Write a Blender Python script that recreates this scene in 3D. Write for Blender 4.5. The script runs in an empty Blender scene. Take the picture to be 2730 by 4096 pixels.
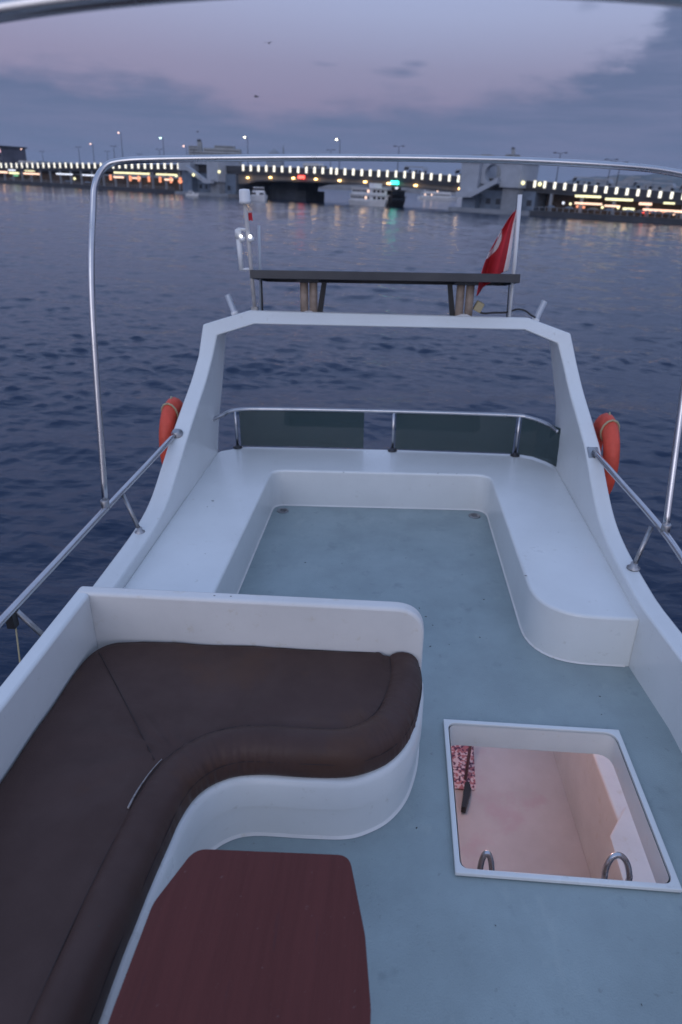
import bpy, bmesh, math, random
import numpy as np
from mathutils import Vector, Matrix, noise
from mathutils.geometry import tessellate_polygon
random.seed(7)
R = math.radians
S = bpy.context.scene
COL = S.collection

# ------------------------------------------------------------------ camera
# world: water at z = 0, camera 4.5 m above it
camd = bpy.data.cameras.new('camera')
cam = bpy.data.objects.new('camera', camd); COL.objects.link(cam)
CAMR = Matrix(((0.9991747, -0.0366971, -0.0174163), (0.0, 0.4287596, -0.9034186), (0.0406203, 0.902673, 0.4284057)))
CAMR = CAMR.to_quaternion().normalized().to_matrix()
cam.matrix_world = Matrix.Translation((0, 0, 4.5)) @ CAMR.to_4x4()
camd.sensor_fit = 'VERTICAL'; camd.sensor_height = 36.0; camd.lens = 24.0
camd.clip_start = 0.05; camd.clip_end = 60000
camd.dof.use_dof = True; camd.dof.focus_distance = 2.5; camd.dof.aperture_fstop = 2.7
camd.dof.aperture_blades = 9
S.camera = cam

# ------------------------------------------------------------------ world
W = bpy.data.worlds.new('World'); S.world = W; W.use_nodes = True
nt = W.node_tree; N = nt.nodes; Lk = nt.links
for n in list(N): N.remove(n)
def nd(t, **k):
    n = N.new(t)
    for a, b in k.items(): setattr(n, a, b)
    return n
def mth(op, a, b=None, c=None, clamp=False):
    n = nd('ShaderNodeMath', operation=op); n.use_clamp = clamp
    for i, v in enumerate((a, b, c)):
        if v is None: continue
        if isinstance(v, (int, float)): n.inputs[i].default_value = v
        else: Lk.new(v, n.inputs[i])
    return n.outputs[0]
def mixc(f, a, b, mode='MIX'):
    n = nd('ShaderNodeMix', data_type='RGBA', blend_type=mode)
    for i, v in ((0, f), (6, a), (7, b)):
        if isinstance(v, (int, float)): n.inputs[i].default_value = v
        elif isinstance(v, tuple): n.inputs[i].default_value = (*v, 1)
        else: Lk.new(v, n.inputs[i])
    return n.outputs[2]
tc = nd('ShaderNodeTexCoord'); sep = nd('ShaderNodeSeparateXYZ'); Lk.new(tc.outputs['Generated'], sep.inputs[0])
gx, gy, gz = sep.outputs
el = mth('MULTIPLY', mth('ARCSINE', gz), 180 / math.pi)
az = mth('MULTIPLY', mth('ARCTAN2', gx, gy), 180 / math.pi)
elr = nd('ShaderNodeValToRGB'); Lk.new(mth('DIVIDE', el, 90.0, clamp=True), elr.inputs[0])
cr = elr.color_ramp; cr.elements[0].position = 0; cr.elements[0].color = (.22, .215, .35, 1)
cr.elements[1].position = 1; cr.elements[1].color = (.33, .47, .78, 1)
for p, c in ((.06, (.262, .242, .385)), (.085, (.290, .288, .445)), (.12, (.360, .405, .615)), (.2, (.42, .53, .85)), (.5, (.38, .51, .85))):
    e = cr.elements.new(p); e.color = (*c, 1)
# rose tint towards the left of the view, at low elevation
azl = mth('MULTIPLY', mth('SUBTRACT', 4.0, az), 1 / 34.0, clamp=True)
lowf = mth('SUBTRACT', 1.0, mth('MULTIPLY', el, 1 / 19.0, clamp=True), clamp=True)
rose = mixc(mth('MULTIPLY', mth('MULTIPLY', azl, lowf), .7), elr.outputs[0], (.350, .290, .43))
# brighter, warmer sky behind the camera where the sun went down
back = mth('MULTIPLY', mth('MULTIPLY', gy, -1.4, clamp=True), mth('SUBTRACT', 1.0, mth('MULTIPLY', gz, 1.5, clamp=True)))
clear = mixc(mth('MULTIPLY', back, .75), rose, (1.05, 1.04, 1.30))
# cloud bank: its top height follows the azimuth
fc = nd('ShaderNodeFloatCurve')
Lk.new(mth('ADD', mth('DIVIDE', az, 360.0), 0.5, clamp=True), fc.inputs['Value'])
cv = fc.mapping.curves[0]
pts = [(-180, 6), (-90, 6), (-40, 7), (-24, 6.9), (-16, 6.5), (-10, 5.8), (-5, 5.1), (0, 5.7), (7, 6.2), (13, 6.6), (17, 7.8), (20, 9.8), (24, 12.5), (40, 13), (90, 9), (180, 6)]
cv.points[0].location = ((pts[0][0] / 360) + .5, pts[0][1] / 20); cv.points[1].location = ((pts[-1][0] / 360) + .5, pts[-1][1] / 20)
for a, h in pts[1:-1]: cv.points.new(a / 360 + .5, h / 20)
fc.mapping.update()
top = mth('MULTIPLY', fc.outputs[0], 20.0)
cmb = nd('ShaderNodeCombineXYZ'); Lk.new(mth('MULTIPLY', az, .10), cmb.inputs[0]); Lk.new(mth('MULTIPLY', el, .42), cmb.inputs[1])
n1 = nd('ShaderNodeTexNoise'); n1.inputs['Scale'].default_value = 1.0; n1.inputs['Detail'].default_value = 6; n1.inputs['Roughness'].default_value = .58
Lk.new(cmb.outputs[0], n1.inputs[0])
nf = mth('SUBTRACT', n1.outputs[0], .5)
amp = mth('ADD', 6.5, mth('MULTIPLY', mth('MULTIPLY', mth('SUBTRACT', az, 12.0), .1, clamp=True), 6.0))
cm3 = nd('ShaderNodeCombineXYZ'); Lk.new(mth('MULTIPLY', az, .32), cm3.inputs[0]); Lk.new(mth('MULTIPLY', el, .62), cm3.inputs[1])
n3 = nd('ShaderNodeTexNoise'); n3.inputs['Scale'].default_value = 1.0; n3.inputs['Detail'].default_value = 7; n3.inputs['Roughness'].default_value = .6
Lk.new(cm3.outputs[0], n3.inputs[0]); nf3 = mth('SUBTRACT', n3.outputs[0], .5)
lead = mth('ADD', mth('SUBTRACT', top, el), mth('MULTIPLY', mth('ADD', mth('MULTIPLY', nf, .75), mth('MULTIPLY', nf3, .35)), amp))
mask = nd('ShaderNodeMapRange'); mask.interpolation_type = 'SMOOTHSTEP'
mask.inputs[1].default_value = -.7; mask.inputs[2].default_value = 1.7
Lk.new(lead, mask.inputs[0])
# detached small clouds
def blob(a0, e0, sa, se, k=1.0):
    da = mth('DIVIDE', mth('SUBTRACT', az, a0), sa); de = mth('DIVIDE', mth('SUBTRACT', el, e0), se)
    d = mth('SQRT', mth('ADD', mth('MULTIPLY', da, da), mth('MULTIPLY', de, de)))
    v = mth('ADD', mth('SUBTRACT', 1.0, d), mth('MULTIPLY', nf, 3.2))
    return mth('MULTIPLY', mth('SMOOTH_MIN', mth('MAXIMUM', v, 0.0), 1.0, .3), k)
b1 = blob(4.0, 7.55, 2.2, .38, 1.0); b2 = blob(4.9, 8.05, 1.3, .32, .9); b3 = blob(16.0, 11.5, 1.2, .5, .6); b4 = blob(-1.5, 7.8, 1.2, .2, .5)
bs = mth('MAXIMUM', mth('MAXIMUM', b1, b2), mth('MAXIMUM', b3, b4))
allm = mth('MAXIMUM', mth('MULTIPLY', mask.outputs[0], .93), mth('MULTIPLY', bs, .85), clamp=True)
# cloud colour with soft streaks
cm2 = nd('ShaderNodeCombineXYZ'); Lk.new(mth('MULTIPLY', az, .09), cm2.inputs[0]); Lk.new(mth('MULTIPLY', el, 1.0), cm2.inputs[1])
n2 = nd('ShaderNodeTexNoise'); n2.inputs['Scale'].default_value = 1.0; n2.inputs['Detail'].default_value = 7; n2.inputs['Roughness'].default_value = .6
Lk.new(cm2.outputs[0], n2.inputs[0])
lowc = mixc(mth('MULTIPLY', el, 1 / 6.0, clamp=True), (.138, .190, .335), (.112, .158, .292))
cloudc = mixc(mth('MULTIPLY', mth('SUBTRACT', n2.outputs[0], .42), 5.0, clamp=True), lowc, (.155, .190, .335))
cloudc = mixc(mth('MULTIPLY', back, .6), cloudc, (.50, .50, .64))
# streaks of the clear sky through the high part of the bank
sky = mixc(allm, clear, cloudc)
nish = nd('ShaderNodeTexSky', sky_type='NISHITA'); nish.sun_disc = False
nish.sun_elevation = R(1.0); nish.sun_rotation = R(200); nish.altitude = 10
bg1 = nd('ShaderNodeBackground'); Lk.new(sky, bg1.inputs[0]); bg1.inputs[1].default_value = 1.0
bg2 = nd('ShaderNodeBackground'); Lk.new(nish.outputs[0], bg2.inputs[0]); bg2.inputs[1].default_value = .006
ad = nd('ShaderNodeAddShader'); Lk.new(bg1.outputs[0], ad.inputs[0]); Lk.new(bg2.outputs[0], ad.inputs[1])
wo = nd('ShaderNodeOutputWorld'); Lk.new(ad.outputs[0], wo.inputs[0])

# ------------------------------------------------------------------ sun (afterglow behind the camera)
sd = bpy.data.lights.new('sun', 'SUN'); sd.energy = .50; sd.angle = R(40); sd.color = (.97, .95, 1)
so = bpy.data.objects.new('sun', sd); COL.objects.link(so)
so.rotation_euler = Vector((.34, .94, -.36)).to_track_quat('-Z', 'Y').to_euler()
S.view_settings.view_transform = 'Standard'; S.view_settings.look = 'None'
S.view_settings.exposure = 0; S.view_settings.gamma = 1; S.view_settings.use_curve_mapping = False
S.render.engine = 'CYCLES'

# ------------------------------------------------------------------ materials
def mat(name, col, rough=.5, metal=0, var=.0, vscale=4, bump=0, bscale=60, spec=.5, emit=None, estr=1, col2=None, coat=0, stretch=None, ior=None):
    m = bpy.data.materials.new(name); m.use_nodes = True
    t = m.node_tree; b = t.nodes['Principled BSDF']
    b.inputs['Base Color'].default_value = (*col, 1); b.inputs['Roughness'].default_value = rough
    b.inputs['Metallic'].default_value = metal; b.inputs['Specular IOR Level'].default_value = spec
    if coat: b.inputs['Coat Weight'].default_value = coat; b.inputs['Coat Roughness'].default_value = .12
    if ior: b.inputs['IOR'].default_value = ior
    if emit: b.inputs['Emission Color'].default_value = (*emit, 1); b.inputs['Emission Strength'].default_value = estr
    c = t.nodes.new('ShaderNodeTexCoord'); src = c.outputs['Object']
    if stretch:
        mp = t.nodes.new('ShaderNodeMapping'); mp.inputs['Scale'].default_value = stretch; t.links.new(src, mp.inputs[0]); src = mp.outputs[0]
    if var or col2:
        n = t.nodes.new('ShaderNodeTexNoise'); n.inputs['Scale'].default_value = vscale; n.inputs['Detail'].default_value = 8; n.inputs['Roughness'].default_value = .62
        t.links.new(src, n.inputs[0])
        r = t.nodes.new('ShaderNodeValToRGB'); t.links.new(n.outputs[0], r.inputs[0])
        c2 = col2 or tuple(x * (1 - var) for x in col)
        r.color_ramp.elements[0].position = .34; r.color_ramp.elements[0].color = (*c2, 1)
        r.color_ramp.elements[1].position = .62; r.color_ramp.elements[1].color = (*col, 1)
        t.links.new(r.outputs[0], b.inputs['Base Color'])
        rr = t.nodes.new('ShaderNodeMapRange'); t.links.new(n.outputs[0], rr.inputs[0])
        rr.inputs[1].default_value = .3; rr.inputs[2].default_value = .7; rr.inputs[3].default_value = min(1, rough * 1.35); rr.inputs[4].default_value = rough * .85
        t.links.new(rr.outputs[0], b.inputs['Roughness'])
    if bump:
        n = t.nodes.new('ShaderNodeTexNoise'); n.inputs['Scale'].default_value = bscale; n.inputs['Detail'].default_value = 6
        t.links.new(src, n.inputs[0])
        bp = t.nodes.new('ShaderNodeBump'); bp.inputs['Strength'].default_value = bump; bp.inputs['Distance'].default_value = .01
        t.links.new(n.outputs[0], bp.inputs['Height']); t.links.new(bp.outputs[0], b.inputs['Normal'])
    return m
def layered(m, scale, thr, col, amount=1.0, stretch=(1, 1, 1), detail=10, rough=.6):
    """mix a second, sparse noise of stains or specks over the base colour"""
    t = m.node_tree; b = t.nodes['Principled BSDF']; l = b.inputs['Base Color'].links
    c = t.nodes.new('ShaderNodeTexCoord'); mp = t.nodes.new('ShaderNodeMapping'); mp.inputs['Scale'].default_value = stretch
    t.links.new(c.outputs['Object'], mp.inputs[0])
    n = t.nodes.new('ShaderNodeTexNoise'); n.inputs['Scale'].default_value = scale; n.inputs['Detail'].default_value = detail; n.inputs['Roughness'].default_value = rough
    t.links.new(mp.outputs[0], n.inputs[0])
    r = t.nodes.new('ShaderNodeMapRange'); r.inputs[1].default_value = thr; r.inputs[2].default_value = thr + .09; r.inputs[4].default_value = amount
    t.links.new(n.outputs[0], r.inputs[0])
    mx = t.nodes.new('ShaderNodeMix'); mx.data_type = 'RGBA'; t.links.new(r.outputs[0], mx.inputs[0])
    if l: t.links.new(l[0].from_socket, mx.inputs[6])
    else: mx.inputs[6].default_value = b.inputs['Base Color'].default_value
    mx.inputs[7].default_value = (*col, 1)
    t.links.new(mx.outputs[2], b.inputs['Base Color'])
    return m
M = {}
M['gel'] = layered(mat('white_gelcoat', (.70, .72, .71), .30, var=.07, vscale=2.2, bump=.03, bscale=9, coat=.25), 26, .635, (.50, .50, .46), .5)
M['gelcream'] = layered(mat('aged_gelcoat', (.71, .70, .675), .36, var=.10, vscale=3, bump=.04, bscale=14), 18, .60, (.58, .54, .46), .55)
M['deck'] = layered(layered(mat('deck_paint', (.285, .355, .362), .40, var=.15, vscale=3.2, bump=.22, bscale=170, coat=.18), 7, .60, (.200, .255, .262), .75), 34, .635, (.17, .20, .20), .6)
M['deck'] = layered(M['deck'], 5, .585, (.36, .42, .41), .35, stretch=(1.3, .7, 1))
M['steel'] = mat('stainless_steel', (.54, .54, .56), .22, metal=1, var=.12, vscale=7)
M['steel_dull'] = mat('dull_steel', (.42, .42, .43), .42, metal=1, var=.3, vscale=20)
M['vinyl'] = layered(mat('brown_vinyl', (.064, .034, .028), .48, var=.16, vscale=5, bump=.12, bscale=260, spec=.3), 3.2, .57, (.076, .037, .024), .7)
M['seam'] = mat('dark_seam', (.03, .02, .02), .8)  # dark brown of the cushion's stitched seams
M['thread'] = mat('worn_edge', (.34, .31, .30), .8, var=.5, vscale=80)
M['wood'] = layered(layered(mat('maroon_varnished_wood', (.100, .021, .016), .40, var=.15, vscale=3, bump=.10, bscale=24, stretch=(16, .8, 1), coat=.0, spec=.3), 70, .655, (.20, .14, .14), .5), 14, .62, (.060, .018, .020), .5, stretch=(5, .5, 1))
M['black'] = mat('black_plastic', (.018, .018, .02), .5)
M['panel'] = mat('dark_anodised_frame', (.030, .032, .040), .42, var=.25, vscale=3)
M['cells'] = mat('solar_cells', (.012, .016, .035), .18, var=.3, vscale=12)
M['orange'] = mat('orange_buoy', (.72, .085, .045), .52, var=.25, vscale=9, bump=.1, bscale=60)
M['rope'] = mat('rope', (.42, .36, .22), .9)
M['bracket'] = mat('weathered_bracket', (.40, .31, .25), .6, var=.45, vscale=14)
M['white'] = mat('white_plastic', (.72, .72, .72), .38)
M['red'] = mat('red_cloth', (.50, .020, .032), .8, var=.15, vscale=8)
M['flagwhite'] = mat('white_cloth', (.72, .70, .72), .8)
M['led'] = mat('lit_lamp_lens', (.9, .9, .9), .3, emit=(1, .97, .92), estr=3.0)
# tinted glass
g = bpy.data.materials.new('tinted_acrylic'); g.use_nodes = True; t = g.node_tree; b = t.nodes['Principled BSDF']
b.inputs['Base Color'].default_value = (.036, .062, .066, 1); b.inputs['Roughness'].default_value = .05; b.inputs['Alpha'].default_value = .80
M['glass'] = g
# ------------------------------------------------------------------ mesh helpers
def finish(name, bm, m, parent=None, smooth=None, bevel=0, seg=2, loc=None):
    me = bpy.data.meshes.new(name); bm.to_mesh(me); bm.free()
    ms = m if isinstance(m, (list, tuple)) else [m]
    for x in ms: me.materials.append(x)
    if smooth is not None:
        for p in me.polygons: p.use_smooth = True
        me.set_sharp_from_angle(angle=R(smooth))
    o = bpy.data.objects.new(name, me); COL.objects.link(o)
    if parent: o.parent = parent
    if loc: o.location = loc
    if bevel:
        md = o.modifiers.new('bevel', 'BEVEL'); md.width = bevel; md.segments = seg; md.limit_method = 'ANGLE'; md.angle_limit = R(40); md.harden_normals = False
    return o
def box(bm, x0, x1, y0, y1, z0, z1, mi=0):
    vs = [bm.verts.new((x, y, z)) for z in (z0, z1) for y in (y0, y1) for x in (x0, x1)]
    for f in ((0, 2, 3, 1), (4, 5, 7, 6), (0, 1, 5, 4), (2, 6, 7, 3), (0, 4, 6, 2), (1, 3, 7, 5)):
        bm.faces.new([vs[i] for i in f]).material_index = mi
def boxo(name, m, parent, x0, x1, y0, y1, z0, z1, bevel=0, **k):
    bm = bmesh.new(); box(bm, x0, x1, y0, y1, z0, z1); return finish(name, bm, m, parent, bevel=bevel, **k)
def catmull(P, n=8, closed=False):
    P = [Vector(p) for p in P]; out = []; L = len(P)
    for i in range(L if closed else L - 1):
        p0, p1, p2, p3 = (P[(i - 1) % L] if closed or i > 0 else P[0] * 2 - P[1]), P[i], P[(i + 1) % L], (P[(i + 2) % L] if closed or i < L - 2 else P[-1] * 2 - P[-2])
        for k in range(n):
            s = k / n
            out.append(.5 * ((2 * p1) + (p2 - p0) * s + (2 * p0 - 5 * p1 + 4 * p2 - p3) * s * s + (3 * p1 - p0 - 3 * p2 + p3) * s ** 3))
    if not closed: out.append(P[-1].copy())
    return out
def tube(bm, P, r, n=12, cap=True, r1=None):
    P = [Vector(p) for p in P]; rings = []
    up = None
    for i, p in enumerate(P):
        d = (P[min(i + 1, len(P) - 1)] - P[max(i - 1, 0)]).normalized()
        if up is None:
            up = Vector((0, 0, 1)) if abs(d.z) < .9 else Vector((1, 0, 0))
        a = d.cross(up).normalized(); b2 = a.cross(d).normalized(); up = b2
        rr = r if r1 is None else r + (r1 - r) * i / (len(P) - 1)
        rings.append([bm.verts.new(p + (a * math.cos(2 * math.pi * k / n) + b2 * math.sin(2 * math.pi * k / n)) * rr) for k in range(n)])
    for A, B in zip(rings, rings[1:]):
        for k in range(n): bm.faces.new((A[k], A[(k + 1) % n], B[(k + 1) % n], B[k])).smooth = True
    if cap: bm.faces.new(rings[0][::-1]); bm.faces.new(rings[-1])
def tubeo(name, m, parent, P, r, n=14, **k):
    bm = bmesh.new(); tube(bm, P, r, n, **k); bmesh.ops.recalc_face_normals(bm, faces=bm.faces)
    return finish(name, bm, m, parent)
def lathe(bm, prof, n=24, M4=None):
    rings = []
    for r, z in prof:
        rings.append([bm.verts.new((r * math.cos(2 * math.pi * k / n), r * math.sin(2 * math.pi * k / n), z)) for k in range(n)])
    for A, B in zip(rings, rings[1:]):
        for k in range(n): bm.faces.new((A[k], A[(k + 1) % n], B[(k + 1) % n], B[k])).smooth = True
    bm.faces.new(rings[0][::-1]); bm.faces.new(rings[-1])
    if M4: bmesh.ops.transform(bm, matrix=M4, verts=[v for r in rings for v in r])
def fillet(P, rads, n=8):
    """round the corners of a 2-D polygon"""
    out = []; L = len(P)
    for i in range(L):
        p = Vector(P[i]); r = rads[i]
        if r <= 0: out.append(tuple(p)); continue
        a = (Vector(P[i - 1]) - p).normalized(); c = (Vector(P[(i + 1) % L]) - p).normalized()
        ang = a.angle(c); d = r / math.tan(ang / 2); p0 = p + a * d; p1 = p + c * d
        for k in range(n + 1):
            s = k / n; out.append(tuple((p0 * (1 - s) ** 2 + p * 2 * s * (1 - s) * 1.0 + p1 * s * s)))
    return out
def slab(bm, poly, z0, z1, hole=None, bottom=True, mi=0):
    """extruded polygon, optional hole loop"""
    loops = [poly] + ([hole] if hole else [])
    tv = [[bm.verts.new((x, y, z1)) for x, y in lp] for lp in loops]
    bv = [[bm.verts.new((x, y, z0)) for x, y in lp] for lp in loops]
    tri = tessellate_polygon([[Vector((x, y, 0)) for x, y in lp] for lp in loops])
    ft = [v for lp in tv for v in lp]; fb = [v for lp in bv for v in lp]
    for t_ in tri:
        try:
            bm.faces.new([ft[i] for i in t_]).material_index = mi
            if bottom: bm.faces.new([fb[i] for i in reversed(t_)]).material_index = mi
        except ValueError: pass
    for T, B in zip(tv, bv):
        for i in range(len(T)):
            j = (i + 1) % len(T); bm.faces.new((T[i], T[j], B[j], B[i])).material_index = mi
    bmesh.ops.recalc_face_normals(bm, faces=bm.faces)
def tag(o, label=None, cat=None, group=None, kind=None):
    if label: o['label'] = label
    if cat: o['category'] = cat
    if group: o['group'] = group
    if kind: o['kind'] = kind
    return o
# ------------------------------------------------------------------ boat frame
# the boat heels a little: its deck frame (x right, y astern, z up, floor z = 0) in world space
FR = Matrix(((.9961474, .0807055, -.0343085), (-.0808414, .9967236, -.0025914), (.033987, .005355, .9994079))).to_quaternion().normalized().to_matrix()
FB = Matrix.Translation(Vector((0, 0, 4.5)) - FR @ Vector((0, 0, 1.9))) @ FR.to_4x4()
def bthing(name, label, cat, base=(0, 0, 0), group=None):
    o = bpy.data.objects.new(name, None); COL.objects.link(o); o.empty_display_size = .1
    o.matrix_world = FB @ Matrix.Translation(base)
    return tag(o, label, cat, group)
def sh(P, base):
    return [Vector(p) - Vector(base) for p in P]
def part(name, bm, m, parent, base=(0, 0, 0), **k):
    if tuple(base) != (0, 0, 0): bmesh.ops.translate(bm, vec=-Vector(base), verts=bm.verts)
    return finish(name, bm, m, parent, **k)
def wthing(name, label, cat, loc, rz=0, group=None):
    o = bpy.data.objects.new(name, None); COL.objects.link(o); o.location = loc; o.rotation_euler = (0, 0, rz)
    return tag(o, label, cat, group)

# ================================================================== WATER
def build_water():
    az_ = np.concatenate([np.arange(-180, -44, 3.0), np.arange(-44, 44, .17), np.arange(44, 180, 3.0)])
    ra = []; r = 1.2
    while r < 220: ra.append(r); r *= 1.0036
    while r < 6500: ra.append(r); r *= 1.05
    ra.append(6500)
    ra = np.array(ra); A, RR = np.meshgrid(np.radians(az_), ra)
    X = RR * np.sin(A); Y = RR * np.cos(A); Z = np.zeros_like(X)
    rng = np.random.default_rng(5)
    def patch(sx, sy, seed):       # slow smooth field 0..1 that gathers the ripples into patches
        g2 = np.random.default_rng(seed); f = np.zeros_like(X)
        for q in range(14):
            a_ = g2.random() * 6.28; l_ = 3 * (14 ** g2.random())
            f += np.sin(2 * math.pi * (X * math.cos(a_) / (l_ * sx) + Y * math.sin(a_) / (l_ * sy)) + g2.random() * 6.28)
        return 1 / (1 + np.exp(-f * .55))
    PF = [patch(1.6, .8, 1), patch(1.3, .9, 2), patch(1.8, .7, 3)]
    dx = RR * .0036 * 1.35
    for i in range(120):
        lam = .36 * (6.5 / .36) ** rng.random() ; k = 2 * math.pi / lam
        th = R(80) + rng.normal() * .62
        amp = (.0031 if lam > 1.6 else .0041) * lam ** .55 * (.5 + rng.random())
        fade = np.clip((lam / dx - 2.0) / 2.0, 0, 1)
        ph = k * (X * math.cos(th) + Y * math.sin(th)) + rng.random() * 6.28
        w = np.sin(ph + .5 * np.sin(ph * .37 + i))
        w = (np.exp(1.1 * w) - 1.33) * .80
        Z += fade * amp * w * (1.0 if lam > 2.2 else (.35 + 1.1 * PF[i % 3] ** 2))
    # wake of the boat: calmer, longer ripples spreading astern
    wake = np.exp(-(X - 1.0) ** 2 / (2 * (3 + .12 * np.abs(Y)) ** 2)) * np.clip(Y / 12, 0, 1) * np.exp(-Y / 70)
    Z += wake * .035 * np.sin(2 * math.pi * (Y * .28 + .004 * X * X) )
    nr, na = X.shape
    v = np.stack([X, Y, Z], -1).reshape(-1, 3).astype(np.float32)
    i = np.arange(nr - 1)[:, None] * na + np.arange(na - 1)[None, :]
    f = np.stack([i, i + 1, i + na + 1, i + na], -1).reshape(-1, 4)
    f = f[:, ::-1].astype(np.int32)
    me = bpy.data.meshes.new('water'); me.vertices.add(len(v)); me.vertices.foreach_set('co', v.ravel())
    me.loops.add(f.size); me.loops.foreach_set('vertex_index', f.ravel())
    me.polygons.add(len(f)); me.polygons.foreach_set('loop_start', np.arange(0, f.size, 4, dtype=np.int32)); 
    me.update(calc_edges=True); me.polygons.foreach_set('use_smooth', np.ones(len(f), bool)); me.validate()
    m = bpy.data.materials.new('sea_water'); m.use_nodes = True; t = m.node_tree; b = t.nodes['Principled BSDF']
    b.inputs['Base Color'].default_value = (.004, .018, .050, 1); b.inputs['Roughness'].default_value = .07; b.inputs['IOR'].default_value = 1.333
    c = t.nodes.new('ShaderNodeTexCoord'); hs = None
    for sc, st, dist, det in ((.7, (1, 3.0, 1), .042, 7), (3.0, (1, 2.6, 1), .024, 6)):
        mp = t.nodes.new('ShaderNodeMapping'); mp.inputs['Scale'].default_value = st; mp.inputs['Rotation'].default_value = (0, 0, R(12)); t.links.new(c.outputs['Object'], mp.inputs[0])
        n = t.nodes.new('ShaderNodeTexNoise'); n.inputs['Scale'].default_value = sc; n.inputs['Detail'].default_value = det; n.inputs['Roughness'].default_value = .55
        n.inputs['Distortion'].default_value = .4
        t.links.new(mp.outputs[0], n.inputs[0])
        bpn = t.nodes.new('ShaderNodeBump'); bpn.inputs['Strength'].default_value = 1.0; bpn.inputs['Distance'].default_value = dist
        t.links.new(n.outputs[0], bpn.inputs['Height'])
        if hs: t.links.new(hs, bpn.inputs['Normal'])
        hs = bpn.outputs[0]
    t.links.new(hs, b.inputs['Normal'])
    me.materials.append(m)
    o = bpy.data.objects.new('water', me); COL.objects.link(o); tag(o, kind='structure')
build_water()

# ================================================================== FAR SHORE
def hills():
    m = mat('far_shore', (.10, .12, .12), .9, var=.4, vscale=.01)
    bm = bmesh.new(); rows = []
    n = 220
    for j, (d0, hh) in enumerate(((2500, 0), (2700, .55), (3000, 1.0), (3600, .6), (4200, 0))):
        row = []
        for i in range(n + 1):
            a = R(-60 + 120 * i / n); x = math.degrees(a)
            h = np.interp(x, [-60, -26, -22, -17, -8, 0, 8, 16, 20, 26, 60], [60, 44, 50, 40, 26, 22, 30, 55, 95, 105, 80])
            h = h * hh * (1 + .22 * noise.noise(Vector((x * .35, j * .4, 1))) + .10 * noise.noise(Vector((x * 1.7, j, 3)))) if hh else -2
            row.append(bm.verts.new((d0 * math.sin(a), d0 * math.cos(a), h)))
        rows.append(row)
    for A, B in zip(rows, rows[1:]):
        for i in range(n): bm.faces.new((A[i], A[i + 1], B[i + 1], B[i]))
    tag(finish('hills', bm, m, smooth=60), kind='structure')
    bm = bmesh.new(); rnd = random.Random(4)
    for k in range(900):
        a = R(rnd.uniform(-34, 34)); d = 2350 + 550 * rnd.random(); x = math.degrees(a)
        h0 = np.interp(x, [-60, -26, -22, -17, -8, 0, 8, 16, 20, 26, 60], [60, 44, 50, 40, 26, 22, 30, 55, 95, 105, 80]) * np.interp(d, [2350, 2700, 3000], [.0, .5, .9])
        w = rnd.uniform(8, 26); hh = rnd.uniform(8, 20)
        c = Vector((d * math.sin(a), d * math.cos(a), 0)); box(bm, c.x - w, c.x + w, c.y - 8, c.y + 8, max(-1, h0 - 12), h0 + hh * .6)
    tag(finish('far_city', bm, mat('far_city_facades', (.30, .29, .28), .9, var=.4, vscale=.02)), 'pale hazy city blocks crowding the far shore behind the bridge', 'city', kind='stuff')
hills()

# ================================================================== BRIDGE
BA = Vector((-167.84, 372.94, 0)); BROT = R(-38.70)
BU = Vector((math.cos(BROT), math.sin(BROT), 0)); BV = Vector((-BU.y, BU.x, 0))
def bw(u, v, z): return BA + BU * u + BV * v + Vector((0, 0, z))
UX = [-80, 0, 55, 100, 150, 207, 238, 258, 285, 300, 316, 400]
ZB = [5.9, 6.5, 7.4, 8.0, 8.55, 8.3, 7.9, 7.2, 6.45, 5.85, 5.25, 4.4]
def zdk(u): return float(np.interp(u, UX, ZB))
M['conc'] = mat('bridge_concrete', (.24, .26, .29), .8, var=.25, vscale=.3)
M['concdark'] = mat('bridge_steel_dark', (.045, .048, .058), .6, var=.3, vscale=.3)
M['conclight'] = mat('tower_cladding', (.36, .39, .44), .7, var=.15, vscale=.4)
M['towerlow'] = mat('tower_blue_panel', (.13, .17, .23), .6, var=.3, vscale=.4)
M['beige'] = mat('girder_paint', (.16, .14, .12), .7, var=.25, vscale=.4)
def glow(name, c, s): return mat(name, (.3, .3, .3), .5, emit=c, estr=s)
M['lp'] = glow('parapet_light', (1, .95, .80), 1.35)
M['warm'] = glow('warm_lamp', (1, .62, .22), 5.5)
M['sodium'] = glow('street_lamp_glow', (1, .88, .58), 10)
M['coolst'] = glow('cool_street_lamp_glow', (.62, 1, .85), 6)
M['pinkst'] = glow('pink_street_lamp_glow', (1, .62, .50), 3.5)
M['gsign'] = glow('green_navigation_light', (.02, 1, .72), 4)
M['rsign'] = glow('red_navigation_light', (1, .06, .03), 4)
M['yellowsign'] = glow('yellow_shop_sign', (1, .93, .50), 1.5)
M['whitesign'] = glow('white_shop_sign', (.80, .85, 1), 1.3)
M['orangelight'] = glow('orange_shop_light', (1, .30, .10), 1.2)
M['peach'] = glow('warm_shop_window', (1, .62, .42), 1.7)
M['greenlight'] = glow('green_shop_light', (.15, .8, .3), .8)
M['window'] = mat('dark_window', (.03, .035, .045), .2)
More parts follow.
